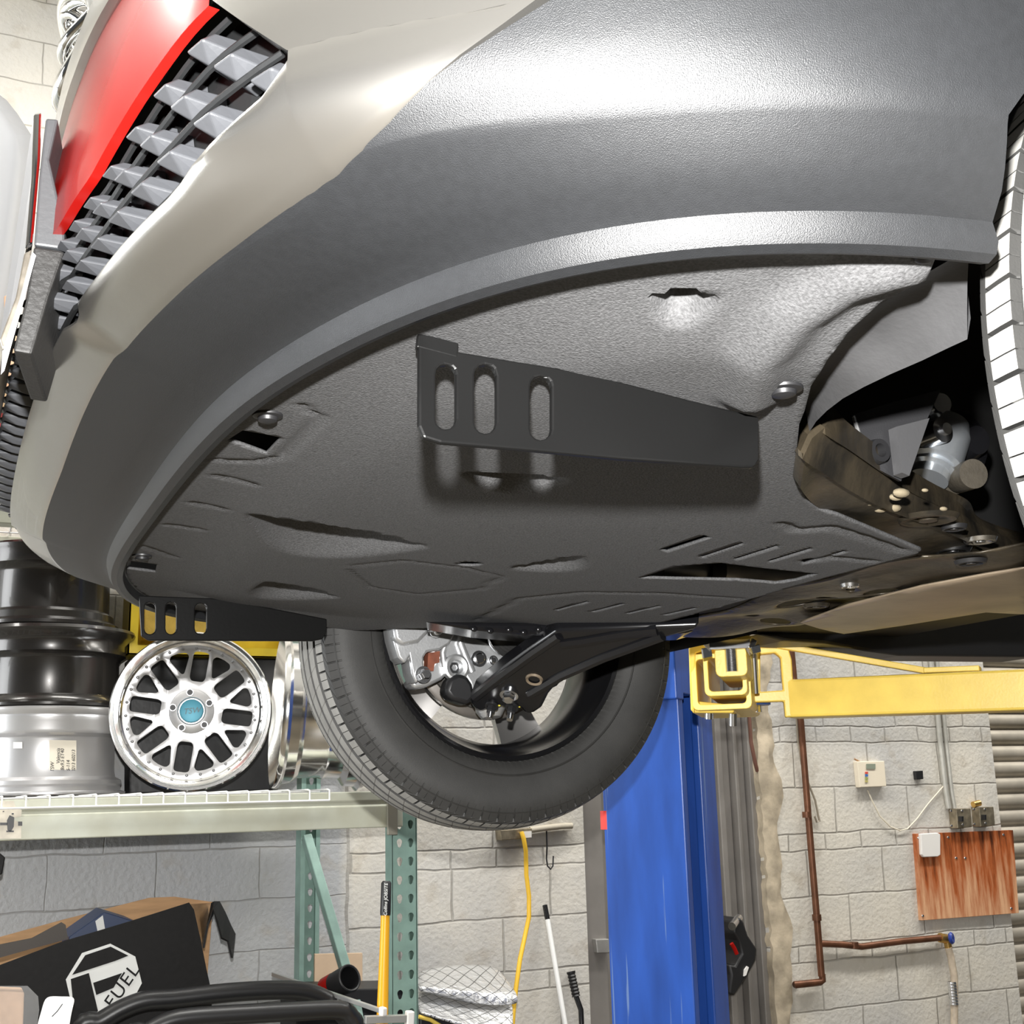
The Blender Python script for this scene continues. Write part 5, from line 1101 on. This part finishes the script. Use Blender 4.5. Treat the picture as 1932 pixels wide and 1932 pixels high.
# ------------------------------------------------------------------ between rack and column
bin_ = pbox(((792, 1916), (900, 1930), (975, 1945), (975, 2010), (792, 2010)), 3.72, .4, 'storage_bin', M_black, .006, 0); tag(bin_, 'black bin under the folded silver insulation', 'bin')
m = MB(); m.tube([at_Y(790, 1918, 3.71), at_Y(812, 1924, 3.71), at_Y(835, 1938, 3.71)], .006, 8); o = m.build('yellow_cord', M_yel); o.parent = bin_
def foilmat():
    m = bpy.data.materials.new('foil_quilt'); m.use_nodes = True; nt = m.node_tree; b = nt.nodes['Principled BSDF']; L = nt.links.new; tc = nt.nodes.new('ShaderNodeTexCoord')
    mp = nt.nodes.new('ShaderNodeMapping'); mp.inputs['Rotation'].default_value = (0, 0, .78); L(tc.outputs['UV'], mp.inputs[0])
    br = nt.nodes.new('ShaderNodeTexBrick'); L(mp.outputs[0], br.inputs['Vector']); br.offset = 0; br.inputs['Scale'].default_value = 1; br.inputs['Brick Width'].default_value = .11; br.inputs['Row Height'].default_value = .11; br.inputs['Mortar Size'].default_value = .004
    mx = nt.nodes.new('ShaderNodeMix'); mx.data_type = 'RGBA'; L(br.outputs['Fac'], mx.inputs[0]); mx.inputs[6].default_value = (.80, .80, .80, 1); mx.inputs[7].default_value = (.12, .12, .12, 1); L(mx.outputs[2], b.inputs['Base Color'])
    b.inputs['Metallic'].default_value = .55; b.inputs['Roughness'].default_value = .3
    n = nt.nodes.new('ShaderNodeTexNoise'); n.inputs['Scale'].default_value = 28; n.inputs['Detail'].default_value = 3; L(tc.outputs['Object'], n.inputs['Vector'])
    bp = nt.nodes.new('ShaderNodeBump'); bp.inputs['Strength'].default_value = .9; bp.inputs['Distance'].default_value = .02; L(n.outputs['Fac'], bp.inputs['Height']); L(bp.outputs[0], b.inputs['Normal']); return m
M_foil = foilmat()
fo = thing('foil_insulation', at_Y(880, 1900, 3.85), 'folded sheet of silver quilted foil insulation right of the front upright', 'insulation')
def sheet(rowsp, name, mt, par, solid=.006):
    m = MB(); n = len(rowsp[0]); rows = [[at_Y(*p) for p in r] for r in rowsp]; m.grid(rows); o = m.build(name, mt, par, fix=False, sub=2)
    uv = o.data.uv_layers.new(name='UVMap'); k = len(rows[0])
    for lp in o.data.loops:
        i, j = divmod(lp.vertex_index, k); uv.data[lp.index].uv = (j/(k-1), i/(len(rows)-1)*.6)
    d = o.modifiers.new('s', 'SOLIDIFY'); d.thickness = solid; return o
sheet([[(788, 1836, 4.1), (830, 1826, 4.1), (880, 1823, 4.1), (925, 1824, 4.1), (945, 1836, 4.05)], [(788, 1848, 3.95), (830, 1842, 3.95), (880, 1840, 3.95), (930, 1842, 3.95), (958, 1858, 3.9)], [(788, 1862, 3.8), (840, 1864, 3.8), (890, 1868, 3.8), (940, 1872, 3.8), (974, 1876, 3.75)], [(790, 1866, 3.78), (840, 1874, 3.78), (890, 1878, 3.78), (940, 1882, 3.78), (978, 1886, 3.74)], [(806, 1868, 3.86), (845, 1880, 3.83), (890, 1890, 3.8), (930, 1897, 3.78), (975, 1892, 3.76)]], 'top_fold', M_foil, fo)
sheet([[(788, 1872, 3.92), (830, 1880, 3.88), (880, 1890, 3.86), (930, 1898, 3.84), (968, 1896, 3.8)], [(788, 1892, 3.80), (830, 1898, 3.8), (880, 1905, 3.8), (930, 1908, 3.78), (967, 1906, 3.76)], [(790, 1908, 3.74), (830, 1916, 3.74), (880, 1926, 3.73), (930, 1935, 3.72), (967, 1938, 3.71)], [(792, 1912, 3.70), (830, 1924, 3.70), (880, 1938, 3.70), (930, 1950, 3.70), (967, 1962, 3.70)]], 'lower_fold', M_foil, fo)
# socket, yellow cord, poles
sk = thing('socket_box', at_Y(985, 1575, WY-.03), 'small metal socket box on the wall just under the car tyre', 'socket')
m = MB(); m.prism([at_Y(x, y, WY-.05) for x, y in ((944, 1566), (1004, 1562), (1004, 1581), (946, 1586))], (0, .05, 0)); m.build('box', mat('grimy_metal', (.42, .36, .26), .4, .7), sk, smooth=False, bevel=.003)
m = MB(); m.prism([at_Y(x, y, WY-.055) for x, y in ((986, 1569), (1003, 1568), (1003, 1580), (988, 1581))], (0, .01, 0)); m.build('socket_face', mat('white_card', (.8, .78, .75), .5), sk, smooth=False)
m = MB(); m.tube([wp(1000, 1566, .02), wp(1030, 1562, .02), wp(1058, 1559, .02), wp(1079, 1558, .02)], .012, 10); m.build('feed_pipe', mat('painted_pipe', (.5, .45, .36), .6), sk)
m = MB(); m.tube([wp(1031, 1562, .02), wp(1032, 1600, .02), wp(1031, 1620, .02), wp(1033, 1634, .02), wp(1039, 1640, .02), wp(1043, 1634, .02), wp(1044, 1615, .02)], .003, 6); m.build('wire_loop', M_black, sk)
yc_ = MB(); yc_.tube([at_Y(x, y, Y) for x, y, Y in ((984, 1570, WY-.06), (988, 1582, WY-.07), (992, 1605, WY-.06), (993, 1650, WY-.05), (998, 1690, WY-.05), (998, 1730, WY-.05), (990, 1768, WY-.06), (981, 1810, WY-.10), (974, 1860, WY-.12), (969, 1905, WY-.14), (965, 1960, WY-.15), (962, 2030, WY-.15))], .0085, 10)
tag(yc_.build('extension_cord', mat('cord_yellow', (.86, .52, .04), .4)), 'yellow extension cord hanging from the socket box', 'cord')
po = thing('broom_pole', V((at_Y(1090, 1980, 4.1).x, 4.0, 0)), 'white pole with a black tip leaning on the wall left of the column', 'pole')
p0 = at_Y(1028, 1708, WY-.012); p1 = at_Y(1033, 1735, WY-.03); p2 = at_Y(1066, 1932, WY-.13); d_ = (p2-p1).normalized(); p3 = p2+d_*(p2.z/-d_.z)
m = MB(); m.tube([p1, p3], .0095, 12); m.build('shaft', mat('white_paint', (.82, .82, .80), .35), po)
m = MB(); m.tube([p0, p1], .0095, 12); m.build('tip', M_gloss, po); m = MB(); m.tube([p3+V((-.15, 0, .02)), p3+V((.15, 0, .02))], .02, 8); m.build('head', M_black, po)
cr_ = thing('lever_bar', V((at_Y(1100, 1990, 4.1).x, 4.1, 0)), 'black bent lever with a ribbed grip leaning between white pole and column', 'lever')
k0, k1, k2, k3 = at_Y(1077, 1833, WY-.02), at_Y(1087, 1880, WY-.04), at_Y(1096, 1905, WY-.06), at_Y(1098, 1950, WY-.08)
n_ = 16; m = MB(); m.tube([k0+(k1-k0)*t for t in np.linspace(0, 1, n_)], .015, 14, rs=[.017 if i == 0 else (.0165 if i % 2 else .0135) for i in range(n_)]); m.build('grip', M_black, cr_)
m = MB(); m.tube([k1, k2, k3, V((k3.x+.02, k3.y-.05, .0))], .010, 12); m.build('rod', M_gloss, cr_)
# clear bag with a tan block, and loose paper, bottom left
bl = pbox(((-60, 1868), (46, 1872), (50, 1940), (-60, 1950)), 3.30+.25, .10, 'foam_block', mat('tan_foam', (.70, .46, .30), .7, noise=.2, nscale=30), .004, ZL); tag(bl, 'tan block wrapped in clear plastic at the bottom left corner', 'block')
bgm = mat('clear_film', (.95, .95, .95), .12, alpha=.22, bump=1, bscale=22)
m = MB(); m.grid([[at_Y(x, y, Y) for x, y in ((-60, 1856), (0, 1858), (40, 1862), (66, 1876), (76, 1895), (72, 1925), (60, 1970))] for Y in (3.50, 3.53, 3.57)]); m.grid([[at_Y(x, y, 3.50+.004*(i % 2)) for i, x in enumerate(xr)] for y, xr in ((1860, (-60, 0, 36, 52)), (1880, (-60, 0, 50, 72)), (1905, (-60, 0, 55, 74)), (1935, (-60, 0, 50, 70)), (1975, (-60, 0, 50, 62)))])
tag(m.build('plastic_bag', bgm, None), 'crinkled clear plastic bag around the tan block, bottom left', 'bag')
m = MB(); m.grid([[at_Y(x, y, 3.52+k) for x, y, k in r] for r in (((84, 1876, .02), (115, 1880, .0), (146, 1878, -.02)), ((78, 1905, .01), (110, 1905, -.01), (138, 1900, -.02)), ((66, 1940, 0), (100, 1945, -.02), (132, 1935, -.03)), ((60, 2000, 0), (95, 2000, -.02), (125, 1995, -.03)))])
ppr = m.build('paper', mat('paper', (.84, .84, .82), .6), None, solid=.001, sub=2); tag(ppr, 'curled white paper sheet beside the clear plastic bag', 'paper')
m = MB(); m.tube([at_Y(98, 1918, 3.485), at_Y(108, 1908, 3.485), at_Y(118, 1894, 3.485)], .0012, 6); o = m.build('pen_mark', M_ink); o.parent = ppr
